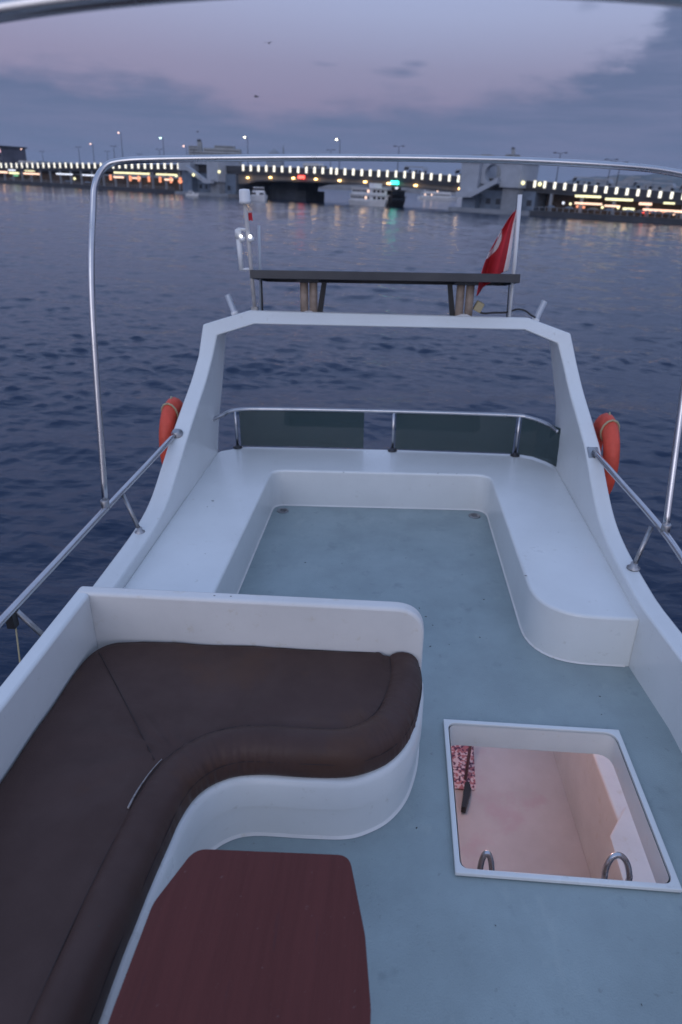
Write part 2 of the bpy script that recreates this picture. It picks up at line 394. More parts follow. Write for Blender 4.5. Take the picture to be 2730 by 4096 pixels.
def build_bridge():
    br = wthing('bridge', 'long low road bridge with glowing parapet panels and lit restaurants beneath, across the water', 'bridge', BA, BROT)
    us = list(np.arange(-80, 401, 4.0))
    # deck slab, following the gentle hump
    def strip(name, m, v0, v1, zlo, zhi, us=us):
        bm = bmesh.new(); rings = []
        for u in us:
            z0 = zlo(u); z1 = zhi(u)
            rings.append([bm.verts.new(p) for p in ((u, v0, z0), (u, v0, z1), (u, v1, z1), (u, v1, z0))])
        for A, B in zip(rings, rings[1:]):
            for k in range(4): bm.faces.new((A[k], A[(k + 1) % 4], B[(k + 1) % 4], B[k]))
        bm.faces.new(rings[0]); bm.faces.new(rings[-1][::-1])
        bmesh.ops.recalc_face_normals(bm, faces=bm.faces)
        return finish(name, bm, m, br)
    strip('deck', M['concdark'], 0, 40, lambda u: zdk(u) - 1.1, lambda u: zdk(u) + .05)
    strip('parapet', M['concdark'], -.25, -.02, lambda u: zdk(u) - .3, lambda u: zdk(u) + 1.55)
    strip('handrail', M['conclight'], -.32, .04, lambda u: zdk(u) + 1.553, lambda u: zdk(u) + 1.72)
    strip('far_parapet', M['conc'], 40.02, 40.3, lambda u: zdk(u) - .3, lambda u: zdk(u) + 1.3)
    # light panels
    bm = bmesh.new(); box(bm, -.5, .5, -.08, .08, 0, 1)
    me = bpy.data.meshes.new('light_panel'); bm.to_mesh(me); bm.free(); me.materials.append(M['lp'])
    u = -40; c = 0
    while u < 350:
        sp = float(np.interp(u, [-40, 0, 70, 190, 230, 300, 350], [5.0, 4.9, 4.4, 3.62, 3.15, 2.6, 2.6]))
        u += sp
        if 139.5 < u < 168 or 259.0 < u < 279.5: continue
        if 213.0 < u < 214.9: u -= sp * .33
        o = bpy.data.objects.new('light_panel', me); COL.objects.link(o); o.parent = br
        o.location = (u, -.36, zdk(u) + .05 + random.uniform(-.05, .05)); hgt = float(np.interp(u, [0, 150, 260, 316], [2.15, 2.0, 1.75, 1.45]))
        o.scale = (1.0 if u < 140 else .8 if u < 230 else .66, 1, hgt); c += 1
    # haunched main span girder
    gx_ = [168.2, 172, 177, 186, 200, 220, 240, 250, 259.3]; gz_ = [4.2, 4.3, 5.45, 5.8, 5.95, 5.85, 5.5, 5.1, 4.7]
    gus = list(np.linspace(168.3, 259.2, 40))
    strip('girder', M['beige'], .35, 39.6, lambda u: float(np.interp(u, gx_, gz_)), lambda u: zdk(u) - 1.15, gus)
    strip('girder_flange', M['concdark'], .15, .345, lambda u: float(np.interp(u, gx_, gz_)) - .15, lambda u: float(np.interp(u, gx_, gz_)) + .25, gus)
    # lamps under the parapet on the main span
    for i, (uu, z) in enumerate(((173.4, 6.4), (184.3, 6.75), (194.8, 6.8), (204.6, 6.75), (214.4, 6.6), (224.5, 6.5), (233.3, 6.3), (243.0, 6.05), (257.9, 5.7))):
        bm = bmesh.new(); box(bm, -.5, .5, -.28, .12, -.25, .25); o = finish('flood_lamp', bm, M['warm'], br, loc=(uu, 0, z))
        l = bpy.data.lights.new('girder_lamp_light', 'POINT'); l.energy = 65; l.color = (1, .62, .3); l.shadow_soft_size = .3
        lo = bpy.data.objects.new('girder_lamp_light', l); COL.objects.link(lo); lo.parent = o; lo.location = (0, -1.2, 0)
    for uu, z, mm in ((198.7, 7.2, 'rsign'), (235.8, 6.6, 'gsign')):
        bm = bmesh.new(); box(bm, -1.3, 1.3, -.2, .2, -.45, .45); finish('navigation_light', bm, M[mm], br, loc=(uu, -.5, z))
    # quays
    for u0, u1 in ((-80, 139), (281.5, 400)):
        bm = bmesh.new(); box(bm, u0, u1, -5, 45, -1, 1.25); finish('quay', bm, M['concdark'], br)
        bm = bmesh.new()
        x = u0 + 1
        while x < u1: box(bm, x, x + .14, -4.8, -4.66, 1.25, 2.15); x += 1.6
        box(bm, u0, u1, -4.82, -4.64, 2.15, 2.24); tag(finish('quay_railing', bm, M['conc'], br), kind='stuff')
    # restaurants: back wall, columns, floor by floor
    for u0, u1 in ((-80, 139), (281.5, 400)):
        bm = bmesh.new(); box(bm, u0, u1, 5, 5.4, 1.25, 5.2); finish('restaurant_wall', bm, mat('restaurant_wall', (.09, .07, .06), .8, var=.4, vscale=.5), br)
        x = u0 + 3
        while x < u1:
            boxo('column', M['conc'], br, x, x + .7, -.0, .7, 1.25, zdk(x) - 1.12); x += 8.2
    rnd = random.Random(3)
    def sign(u0, u1, z0, z1, mm, v=-.3):
        bm = bmesh.new(); box(bm, u0, u1, v, v + .18, z0, z1); finish('shop_sign', bm, M[mm], br)
    # left group
    for a in ((1.7, 9.5, 4.4, 5.2, 'peach'), (-9, 0.5, 4.3, 4.9, 'orangelight'), (10.5, 17, 5.5, 6.1, 'whitesign'), (11, 20, 4.2, 5.0, 'yellowsign'), (24, 38, 4.3, 5.0, 'peach'), (25.5, 34, 5.6, 6.0, 'yellowsign'), (52, 65, 4.8, 5.35, 'whitesign'), (72.5, 83, 4.8, 5.3, 'whitesign'),
              (95.5, 119, 6.15, 6.75, 'yellowsign'), (123, 134.5, 6.15, 6.7, 'yellowsign'), (95, 102, 4.5, 5.1, 'peach'), (107.5, 113, 4.5, 5.0, 'peach'), (128, 133, 4.4, 5.0, 'peach'),
              (15, 19, 3.3, 3.8, 'greenlight'), (136, 139, 4.0, 4.6, 'orangelight')): sign(*a)
    for uu in (92.6, 106, 111.5, 118, 125, 131.5, 137):
        boxo('lit_column', M['orangelight'], br, uu, uu + .8, -.6, .0, 3.6, 5.6)
    for uu, z in ((67.5, 3.5), (136, 6.2)):
        bm = bmesh.new(); bmesh.ops.create_icosphere(bm, subdivisions=2, radius=.55); finish('globe_lamp', bm, M['yellowsign'], br, loc=(uu, -1, z))
    # right group
    for a in ((291.3, 297.9, 4.85, 5.35, 'yellowsign'), (299.1, 305.8, 4.45, 4.95, 'yellowsign'), (307.4, 310.4, 3.75, 4.3, 'peach'), (313, 315.5, 4.2, 4.6, 'yellowsign'), (318.5, 322.5, 3.7, 4.1, 'yellowsign'),
              (291.5, 298.5, 3.25, 3.7, 'peach'), (299.2, 303, 3.0, 3.4, 'peach'), (303.8, 306.6, 2.5, 3.0, 'yellowsign'), (308.6, 318, 2.5, 3.0, 'peach'), (318, 330, 2.2, 2.8, 'peach')): sign(*a)
    for uu, z, mm in ((288.7, 3.35, 'whitesign'), (290.6, 3.2, 'yellowsign'), (302.8, 2.9, 'yellowsign'), (298.9, 2.8, 'yellowsign'), (292.5, 2.7, 'orangelight'), (294.2, 2.6, 'orangelight'), (310.5, 2.3, 'orangelight'), (313.5, 2.4, 'orangelight'), (316, 2.2, 'peach'), (309.0, 2.3, 'rsign')):
        bm = bmesh.new(); bmesh.ops.create_icosphere(bm, subdivisions=2, radius=.34); finish('globe_lamp', bm, M[mm], br, loc=(uu, -.7, z))
    for uu in list(range(0, 139, 22)) + [290, 297, 304, 311, 318]:
        l = bpy.data.lights.new('restaurant_light', 'POINT'); l.energy = 40; l.color = (1, .55, .3); l.shadow_soft_size = .6
        lo = bpy.data.objects.new('restaurant_light', l); COL.objects.link(lo); lo.parent = br; lo.location = (uu, 2.0, 3.6)
    # parasols / furniture silhouettes on the quay
    for k in range(26):
        uu = rnd.choice([rnd.uniform(-5, 138), rnd.uniform(284, 330)]); s = rnd.uniform(.9, 1.4)
        bm = bmesh.new(); lathe(bm, [(.05, 0), (.05, 1.0), (s, 1.0), (.6 * s, 1.28), (.05, 1.42)], 8)
        finish('parasol', bm, M['towerlow'] if k % 2 else M['beige'], br, loc=(uu, -2.5 + rnd.uniform(-1, 1), 1.25))
    # dark pontoon pier below the span
    bm = bmesh.new(); slab(bm, [(174.2, 10), (189.0, 7), (191.6, 10), (191.6, 20), (174.2, 22)], -.5, 3.1); box(bm, 175.2, 188.6, 9, 20, 3.103, 5.6)
    finish('pier', bm, mat('pier_paint', (.045, .055, .075), .7, var=.3, vscale=.3), br)
    return br
bridge = build_bridge()
def tower(u0, u1, mirror, label, arch):
    """control tower with pylons, ramp stair and a plinth standing at the end of the main span"""
    base = bw(u0, 0, 0); t = wthing('bridge_tower', label, 'tower', base, BROT, 'control towers of the bridge'); w = u1 - u0
    bm = bmesh.new(); box(bm, -1.5, w + 1, -5.5, 30, -1, 1.0); finish('plinth', bm, M['conc'], t)
    bm = bmesh.new(); box(bm, .2, w - .2, -.6, 28, 1.003, zdk(u0 + w / 2) - 1.2); finish('lower_wall', bm, M['towerlow'], t)
    if not mirror:
        P = [(0, 6.6, 8.0, 11.4), (15.5, 21.3, 4.7, 11.6)]
    else:
        P = [(.6, 6.0, 4.6, 11.9), (12.5, 18.2, 6.4, 12.0)]
    for a, b_, z0, z1 in P:
        bm = bmesh.new(); box(bm, a, b_, -4.2, 6, z0, z1); box(bm, a - .2, b_ + .2, -4.4, 6.2, z1 + .003, z1 + .35)
        finish('pylon', bm, M['conclight'], t)
        bm = bmesh.new(); box(bm, a + .6, b_ - .6, -3.2, 5, 1.003, z0 - .003); finish('pylon_base', bm, M['towerlow'] if a < 10 else M['conc'], t)
    if arch:   # round opening between the pylons
        bm = bmesh.new(); c = (9.3, 9.6); r = 2.35; x0, x1, z0, z1 = 6.003, 12.497, 7.0, 11.9; n = 40
        pr = []
        for i in range(n):
            a = 2 * math.pi * i / n; dx, dz = math.cos(a), math.sin(a)
            s = min((x1 - c[0]) / dx if dx > 1e-6 else 1e9, (x0 - c[0]) / dx if dx < -1e-6 else 1e9, (z1 - c[1]) / dz if dz > 1e-6 else 1e9, (z0 - c[1]) / dz if dz < -1e-6 else 1e9)
            inn = (c[0] + r * dx, c[1] + r * dz); out = (c[0] + s * dx, c[1] + s * dz)
            pr.append([bm.verts.new((inn[0], -2.5, inn[1])), bm.verts.new((out[0], -2.5, out[1])), bm.verts.new((inn[0], -.5, inn[1])), bm.verts.new((out[0], -.5, out[1]))])
        for i in range(n):
            A, B = pr[i], pr[(i + 1) % n]
            bm.faces.new((A[0], A[1], B[1], B[0])); bm.faces.new((A[2], B[2], B[3], A[3])); bm.faces.new((A[0], B[0], B[2], A[2]))
        bmesh.ops.recalc_face_normals(bm, faces=bm.faces); finish('round_arch', bm, M['conclight'], t)
        st = [(.6, 4.2), (5.2, 4.2), (12.6, 7.9)]
    else:
        bm = bmesh.new(); box(bm, 6.603, 15.497, -2.5, -.5, 10.2, 11.3); finish('lintel', bm, M['conclight'], t)
        st = [(6.0, 9.0), (15.6, 4.7), (19.5, 4.7)]
    bm = bmesh.new(); rings = []
    for x, z in st:
        rings.append([bm.verts.new(p) for p in ((x, -6.0, z - .6), (x, -6.0, z + .75), (x, -4.45, z + .75), (x, -4.45, z - .6))])
    for A, B in zip(rings, rings[1:]):
        for k in range(4): bm.faces.new((A[k], A[(k + 1) % 4], B[(k + 1) % 4], B[k]))
    bm.faces.new(rings[0]); bm.faces.new(rings[-1][::-1]); bmesh.ops.recalc_face_normals(bm, faces=bm.faces)
    finish('stair', bm, M['conclight'], t)
    for x in ((11.5, 6.6, -7.0), (22.4, 7.9, -4.6)) if not mirror else ((19.3, 7.6, -4.6), (22.3, 7.5, -1.0)):
        bm = bmesh.new(); bmesh.ops.create_icosphere(bm, subdivisions=2, radius=.52); finish('globe_lamp', bm, M['yellowsign'], t, loc=(x[0], x[2], x[1]))
    for k in range(int(w // 3)):
        boxo('window', M['window'], t, 1.2 + 3 * k, 2.6 + 3 * k, -.66, -.61, 2.2, 3.6)
    return t
tower(141.5, 168.0, False, 'grey control tower with ramp stair at the left end of the bridge span', False)
tower(259.4, 281.0, True, 'grey control tower with round opening at the right end of the bridge span', True)

def street_lamp(u, z, kind, label, v=3.0, dbl=True):
    zb = zdk(u) + .055; t = wthing('street_lamp', label, 'street lamp', bw(u, v, zb), BROT, 'street lamps on the bridge'); h = z - zb
    bm = bmesh.new(); tube(bm, [(0, 0, 0), (0, 0, h * .5), (0, 0, h - .2)], .14, 8, r1=.08); finish('pole', bm, M['concdark'], t)
    bm = bmesh.new(); tube(bm, [(-1.4, 0, h), (-.7, 0, h - .02), (0, 0, h - .25)], .06, 6)
    if dbl: tube(bm, [(1.4, 0, h), (.7, 0, h - .02), (0, 0, h - .25)], .06, 6)
    finish('arm', bm, M['concdark'], t)
    if kind:
        bm = bmesh.new(); bmesh.ops.create_icosphere(bm, subdivisions=2, radius=.36); bmesh.ops.scale(bm, vec=(1, .7, .6), verts=bm.verts); finish('lamp_head', bm, M[kind], t, loc=(-1.4, -.1, h))
    else:
        bm = bmesh.new(); box(bm, -1.9, -1.1, -.15, .15, h - .12, h + .1); box(bm, 1.1, 1.9, -.15, .15, h - .12, h + .1); finish('lamp_head', bm, M['concdark'], t)
for u, z, k, lb in ((124.5, 19.0, 'coolst', 'tall street lamp glowing pale green above the left restaurants of the bridge'), (170.5, 19.0, 'sodium', 'tall street lamp glowing yellow just right of the left tower, above the cruise ship'),
                 (211.6, 18.2, 'sodium', 'tall street lamp glowing yellow over the middle of the bridge span'), (77.6, 17.0, 'pinkst', 'street lamp glowing pink over the left part of the bridge'),
                 (98, 21.0, 'pinkst', 'tallest dim street lamp left of the hoop corner on the bridge'), (20.8, 14.9, 'pinkst', 'small pink street lamp near the far left end of the bridge'),
                 (137.9, 16.3, 'pinkst', 'small pink street lamp just left of the left cruise ship')):
    street_lamp(u, z, k, lb, dbl=False)
for i, (u, lb) in enumerate(((32, 'unlit twin armed mast above the yellow shop sign near the far left of the bridge'), (45, 'unlit twin armed mast between the far left shop lights on the bridge'), (62, 'unlit twin armed mast just left of the pink street lamp on the bridge'),
        (70, 'unlit twin armed mast left of the near hoop post on the bridge'), (88, 'unlit twin armed mast above the rounded hoop corner at left'), (108, 'unlit twin armed mast left of the pale green street lamp on the bridge'),
        (118, 'unlit twin armed mast nearest the pale green street lamp on the bridge'), (184, 'unlit twin armed mast above the left half of the bridge span'), (232, 'unlit twin armed mast over the green light of the span'),
        (243, 'unlit twin armed mast over the right half of the span'), (283, 'unlit twin armed mast just right of the right tower'), (287.5, 'unlit twin armed mast at the left end of the curved roof shelter'), (299, 'unlit twin armed mast between the two curved roof shelters at right'))):
    street_lamp(u, zdk(u) + (8.6 if i % 3 else 7.2), None, lb, v=6 + (i % 2) * 26)
# shelters and vehicles on the deck
def shelter(u0, u1, lb):
    u = (u0 + u1) / 2; zb = zdk(u) + .055; t = wthing('bus_shelter', lb, 'bus shelter', bw(u, 6.5, zb), BROT, 'shelters on the bridge'); w = (u1 - u0) / 2
    s = (zdk(u1) - zdk(u0)) / (u1 - u0)
    bm = bmesh.new(); rings = []
    for x in (-w, -w + .4, w - .4, w):
        zt = 3.0 if abs(x) < w - .2 else 2.2
        rings.append([bm.verts.new(p) for p in ((x, -1.2, zt + s * x), (x, -1.2, zt + .32 + s * x), (x, 1.2, zt + .32 + s * x), (x, 1.2, zt + s * x))])
    for A, B in zip(rings, rings[1:]):
        for k in range(4): bm.faces.new((A[k], A[(k + 1) % 4], B[(k + 1) % 4], B[k]))
    bm.faces.new(rings[0]); bm.faces.new(rings[-1][::-1]); bmesh.ops.recalc_face_normals(bm, faces=bm.faces)
    finish('roof', bm, M['conclight'], t)
    for x in (-w + .3, -w / 3, w / 3, w - .3):
        boxo('post', M['concdark'], t, x - .07, x + .07, -1.1, -.96, 0, 2.4 + s * x)
        boxo('glass_panel', M['window'], t, x - .9 if x > 0 else x + .1, x - .1 if x > 0 else x + .9, 1.0, 1.04, .3, 2.3 + s * x)
shelter(287.6, 297.6, 'curved roof shelter on the bridge just right of the right tower'); shelter(303.2, 313.0, 'curved roof shelter on the bridge above the yellow signs at right')
shelter(314.2, 324, 'curved roof shelter on the bridge at the right edge of the picture'); shelter(234.8, 242.0, 'small dark shelter on the bridge span above the green light'); shelter(252.5, 258.5, 'small shelter on the bridge span beside the right tower')
def bus(u, v, col, lb, L=11, H=3.0, dk=False):
    zb = zdk(u) + .055; t = wthing('car' if dk else 'bus', lb, 'car' if dk else 'bus', bw(u, v, zb), BROT)
    m = mat('vehicle_paint', col, .4)
    bm = bmesh.new()
    prof = [(-L / 2, .4), (-L / 2, H * .9), (-L / 2 + .4, H), (L / 2 - .3, H), (L / 2, H * .8), (L / 2, .4)] if not dk else [(-L / 2, .35), (-L / 2, .85), (-L * .3, .95), (-L * .18, 1.45), (L * .2, 1.45), (L * .36, .95), (L / 2, .8), (L / 2, .35)]
    A = [bm.verts.new((x, -1.2 if not dk else -.85, z)) for x, z in prof]; B = [bm.verts.new((x, 1.2 if not dk else .85, z)) for x, z in prof]
    bm.faces.new(A); bm.faces.new(B[::-1])
    for i in range(len(A)): bm.faces.new((A[i], B[i], B[(i + 1) % len(A)], A[(i + 1) % len(A)]))
    bmesh.ops.recalc_face_normals(bm, faces=bm.faces); finish('body', bm, m, t)
    if dk: boxo('window', M['window'], t, -L * .17, L * .2, -.88, -.853, .95, 1.35)
    else:
        for k in range(6): boxo('window', M['window'], t, -L / 2 + .5 + k * 1.7, -L / 2 + 1.9 + k * 1.7, -1.24, -1.203, 1.3, 2.3)
    for x in (-L * .32, L * .32):
        bm = bmesh.new(); bmesh.ops.create_cone(bm, cap_ends=True, segments=16, radius1=.45, radius2=.45, depth=.3, matrix=Matrix.Translation((x, -1.0 if not dk else -.75, .45)) @ Matrix.Rotation(R(90), 4, 'X')); finish('wheel', bm, M['black'], t)
bus(20, 5, (.5, .5, .5), 'pale bus crossing the far left end of the bridge', 13, 3.3)
bus(199, 5, (.55, .55, .55), 'pale bus crossing the middle of the bridge span', 7, 3.1)
bus(189, 3.5, (.03, .03, .035), 'dark car crossing the bridge span left of the pale bus', 5, dk=True)
# building beyond the left end
t = wthing('building', 'dark waterfront building with glowing pink sign at the far left', 'building', bw(-117, 60, 0), BROT)
boxo('wall', mat('dull_facade', (.10, .10, .13), .8, var=.3, vscale=.2), t, -24, 8, 0, 16, 0, 19.2); boxo('roof', M['concdark'], t, -25, 9, -1, 17, 19.203, 20)
for a in range(8):
    for b_ in range(4): boxo('window', M['peach'] if (a * 3 + b_) % 5 == 0 else M['window'], t, -22 + a * 3.8, -20 + a * 3.8, -.08, -.003, 3 + b_ * 3.5, 4.8 + b_ * 3.5)
boxo('sign_panel', glow('pink_sign', (1, .55, .60), .8), t, 0, 7, -.4, -.1, 16, 18)

# ================================================================== SHIPS
def lamp_ball(name, m, parent, loc, r):
    bm = bmesh.new(); bmesh.ops.create_icosphere(bm, subdivisions=2, radius=r); return finish(name, bm, m, parent, loc=loc)
def hull_bm(L, Wd, z0, z1, bow=.28, flare=.8):
    bm = bmesh.new(); n = 14; rows = []
    for z, k in ((z0, flare), (z1, 1.0)):
        row = []
        for s in (1, -1):
            for i in range(n + 1) if s == 1 else range(n, -1, -1):
                x = -L / 2 + L * i / n; q = max(0, (x - (L / 2 - L * bow)) / (L * bow))
                w = Wd / 2 * (1 - q ** 2) * k * (.85 if i == 0 else 1)
                row.append(bm.verts.new((x + (.06 * L * q if z == z1 else 0), s * max(w, .02), z + (.35 * q * (z1 - z0) if z == z1 else 0))))
        rows.append(row)
    m_ = len(rows[0])
    for i in range(m_): bm.faces.new((rows[0][i], rows[0][(i + 1) % m_], rows[1][(i + 1) % m_], rows[1][i]))
    bm.faces.new(rows[1]); bm.faces.new(rows[0][::-1]); bmesh.ops.recalc_face_normals(bm, faces=bm.faces); return bm
SHIPW = mat('ship_white', (.70, .70, .70), .5, var=.15, vscale=.5); SHIPD = mat('ship_dark', (.05, .05, .06), .6, var=.3, vscale=.4)
def ferry(loc, rz, L, Wd, H, lb, up=SHIPW, low=SHIPW, decks=2, lit=0):
    t = wthing('ferry', lb, 'ferry', loc, rz, 'ferries under the bridge')
    hz = H * .22; finish('hull', hull_bm(L, Wd, -.5, hz), low, t)
    dh = (H - hz) / (decks + .6)
    for d in range(decks):
        l = L * (.40 - .03 * d); z = hz + d * dh + .01; ww = Wd / 2 * (.94 - .06 * d)
        boxo('cabin', up, t, -l, l * .8, -ww, ww, z, z + dh * .86)
        boxo('deck_edge', SHIPW if d else low, t, -l - .3, l * .8 + .5, -ww - .25, ww + .25, z + dh * .863, z + dh * .98)
        n = max(3, int(2 * l / 1.7))
        for k in range(n):
            x = -l + .5 + k * (1.8 * l - .8) / n
            for s in (-1, 1): boxo('window', M['peach'] if random.random() < lit else M['window'], t, x, x + 1.0, s * ww - .03, s * ww + .03, z + dh * .3, z + dh * .68)
        for k in range(3):
            y = -ww * .7 + k * ww * .5
            for x in (-l - .03, l * .8 - .01): boxo('window', M['window'], t, x, x + .05, y, y + ww * .32, z + dh * .3, z + dh * .68)
    z = hz + decks * dh + .01
    boxo('wheelhouse', up, t, L * .08, L * .26, -Wd * .2, Wd * .2, z, z + dh * .7)
    bm = bmesh.new(); tube(bm, [(-L * .05, 0, z), (-L * .06, 0, z + dh * .9)], .35, 10); finish('funnel', bm, SHIPD, t)
    bm = bmesh.new(); tube(bm, [(L * .1, 0, z + dh * .7), (L * .1, 0, z + dh * 1.6)], .06, 6); finish('mast', bm, SHIPD, t)
    return t
ferry((8.9, 228, 0), R(-62), 17, 6.5, 6.0, 'white two deck ferry passing under the middle of the bridge', lit=.15)
ferry((16.4, 236, 0), R(60), 13, 5, 5.6, 'dark hulled ferry beside the white ferry under the green light', up=SHIPD, low=SHIPD)
ferry((64.8, 504, 0), R(8), 26, 7, 7.8, 'distant white ferry beyond the bridge, left of the right tower', lit=.1)
lamp_ball('lamp', M['whitesign'], bpy.data.objects['ferry.001'], (-2, -2, 5.4), .55)

def motorboat(loc, rz, L, H, lb, lit=False):
    t = wthing('motorboat', lb, 'motorboat', loc, rz, 'small motorboats near the bridge')
    finish('hull', hull_bm(L, L * .34, -.3, H * .34, bow=.45), SHIPW, t)
    z = H * .34 + .01
    bm = bmesh.new(); slab(bm, [(-L * .3, -L * .13), (L * .12, -L * .12), (L * .2, -L * .06), (L * .2, L * .06), (L * .12, L * .12), (-L * .3, L * .13)], z, z + H * .3); finish('cabin', bm, SHIPW, t)
    boxo('windscreen', M['window'], t, -L * .28, L * .10, -L * .136, L * .136, z + H * .1, z + H * .24)
    boxo('windscreen', M['window'], t, L * .185, L * .208, -L * .05, L * .05, z + H * .1, z + H * .24)
    boxo('flybridge', SHIPW, t, -L * .26, L * .06, -L * .11, L * .11, z + H * .303, z + H * .40)
    boxo('canopy', SHIPW, t, -L * .24, L * .03, -L * .11, L * .11, z + H * .56, z + H * .62)
    for x in (-L * .22, 0.0):
        for y in (-1, 1): boxo('post', M['steel'], t, x - .03, x + .03, y * L * .095 - .03, y * L * .095 + .03, z + H * .40, z + H * .56)
    if lit: lamp_ball('lamp', M['peach'], t, (0, 0, H * .8), .3)
    return t
motorboat((-24.1, 223.7, 0), R(-70), 12, 3.9, 'small white cabin motorboat near the left end of the span')
motorboat((-50.9, 258.1, 0), R(-20), 4.5, 1.7, 'tiny pale motorboat beside the plinth of the left tower')
motorboat((-16.2, 280, 0), R(170), 5, 1.2, 'tiny low motorboat with an orange light right of the dark pier', True)

def cruise(loc, rz, L, H, lb, steps, funnel):
    t = wthing('cruise_ship', lb, 'cruise ship', loc, rz, 'cruise ships beyond the bridge')
    finish('hull', hull_bm(L * 1.15, L * .17, -1, H * .35, bow=.2), SHIPW, t)
    cs = mat('cruise_paint', (.30, .31, .31), .6, var=.2, vscale=.15)
    for i, (a, b_, z0, z1) in enumerate(steps):
        w = L * .08 - i * .4
        bm = bmesh.new(); slab(bm, fillet([(a, -w), (b_, -w), (b_, w), (a, w)], [2, 2, 2, 2], 3), z0, z1); finish('superstructure', bm, cs, t)
        k = z0 + 1.2
        while k < z1 - 1: boxo('window_band', M['window'], t, a + 1.5, b_ - 1.5, -w - .06, -w - .003, k, k + .9); k += 2.8
    x, z0, z1 = funnel
    bm = bmesh.new(); slab(bm, fillet([(x - 2.6, -2.5), (x + 2.6, -2.5), (x + 2.6, 2.5), (x - 2.6, 2.5)], [1] * 4, 3), z0, z1 - 2.5); finish('funnel_base', bm, cs, t)
    bm = bmesh.new(); slab(bm, fillet([(x - 2.9, -2), (x + 1.6, -2), (x + 1.6, 2), (x - 2.9, 2)], [1] * 4, 3), z1 - 2.497, z1); finish('funnel', bm, SHIPD, t)
    return t
cruise((-148, 895, 0), R(-2), 62, 43, 'large pale cruise ship with dark funnel behind the left tower', [(-30, 31, 13, 36), (-30, -17, 36.003, 41.5), (-13, 31, 36.003, 40), (0, 24, 40.003, 43.0)], (-17, 36, 48.5))
cruise((217, 1090, 0), R(-5), 84, 60, 'large pale cruise ship with a tall dark round funnel behind the right tower', [(-40, 41, 20, 50), (-33, 36, 50.003, 54.2), (-20, -4, 54.203, 55.6), (14, 34, 54.203, 57)], (24, 54, 66))
t = wthing('mosque', 'distant hazy domed roof with spire above the bridge, right of the left tower', 'mosque', (-205, 2330, 0)); hz = M['conc']
bm = bmesh.new(); box(bm, -24, 24, -15, 15, 0, 82); finish('wall', bm, hz, t)
bm = bmesh.new(); lathe(bm, [(20, 82.01), (18, 90), (11, 97), (3, 101), (.3, 104)], 20); finish('dome', bm, hz, t)
bm = bmesh.new(); lathe(bm, [(2, 0), (2, 104), (2.6, 105), (1.8, 106), (.1, 118)], 10); finish('spire', bm, hz, t, loc=(27, 0, 0))

def gull(loc, rz, s, lb):
    t = wthing('seagull', lb, 'bird', loc, rz, 'seagulls in the dusk sky'); m = mat('gull_feathers', (.16, .16, .18), .9)
    bm = bmesh.new(); lathe(bm, [(.01, -.5), (.06, -.35), (.11, -.1), (.12, .1), (.08, .28), (.07, .36), (.01, .46)], 10, Matrix.Rotation(R(90), 4, 'Y')); bmesh.ops.scale(bm, vec=(s, s, s), verts=bm.verts); finish('body', bm, m, t)
    for sg in (-1, 1):
        bm = bmesh.new(); P = [(.12, .05, .03), (.10, .55, .22), (-.05, 1.15, .12)]; Q = [(-.18, .05, .03), (-.14, .5, .2), (-.10, 1.15, .12)]
        a = [bm.verts.new((x * s, y * s * sg, z * s)) for x, y, z in P]; b_ = [bm.verts.new((x * s, y * s * sg, z * s)) for x, y, z in Q]
        for i in range(2): bm.faces.new((a[i], a[i + 1], b_[i + 1], b_[i]))
        bmesh.ops.recalc_face_normals(bm, faces=bm.faces); w = finish('wing', bm, m, t); md = w.modifiers.new('s', 'SOLIDIFY'); md.thickness = .02 * s
gull((-6.6, 69.7, 15.4), R(70), .45, 'small grey seagull high above the bridge, highest of three')
gull((-8.8, 79.5, 12.4), R(165), .55, 'small grey seagull gliding level below the highest one')
gull((-22, 118, 11.3), R(20), .5, 'faint small seagull low over the left cruise ship')

# ================================================================== THE YACHT
Y = bthing('motor_yacht', 'white motor yacht seen from its own flybridge, with blue-grey deck and raked arch', 'yacht')
def yp(name, bm, m, **k): return finish(name, bm, m, Y, **k)
# ---- hull and superstructure below the flybridge
bm = bmesh.new(); rows = []
for z, w, y0, y1 in ((-2.8, 1.5, -6, 5.6), (-1.4, 1.75, -7, 6.0), (-1.30, 1.76, -7, 6.0), (-1.26, 1.70, -6, 5.9)):
    rows.append([bm.verts.new(p) for p in ((-w - .06, y0, z), (w - .06, y0, z), (w - .06, y1, z), (-w - .06, y1, z))])
for A, B in zip(rows, rows[1:]):
    for i in range(4): bm.faces.new((A[i], A[(i + 1) % 4], B[(i + 1) % 4], B[i]))
bm.faces.new(rows[0][::-1]); bmesh.ops.recalc_face_normals(bm, faces=bm.faces); yp('hull', bm, M['gel'])
# ---- flybridge floor with the hatch opening
HX0, HX1, HY0, HY1 = .262, .897, 1.443, 2.073
hole = fillet([(HX0, HY0), (HX1, HY0), (HX1, HY1), (HX0, HY1)], [.03, .035, .045, .03], 6)
bm = bmesh.new(); slab(bm, [(-1.26, -1.2), (1.13, -1.2), (1.13, 4.47), (-1.26, 4.47)], -.085, 0.0, hole); fl = yp('deck_floor', bm, M['deck'])
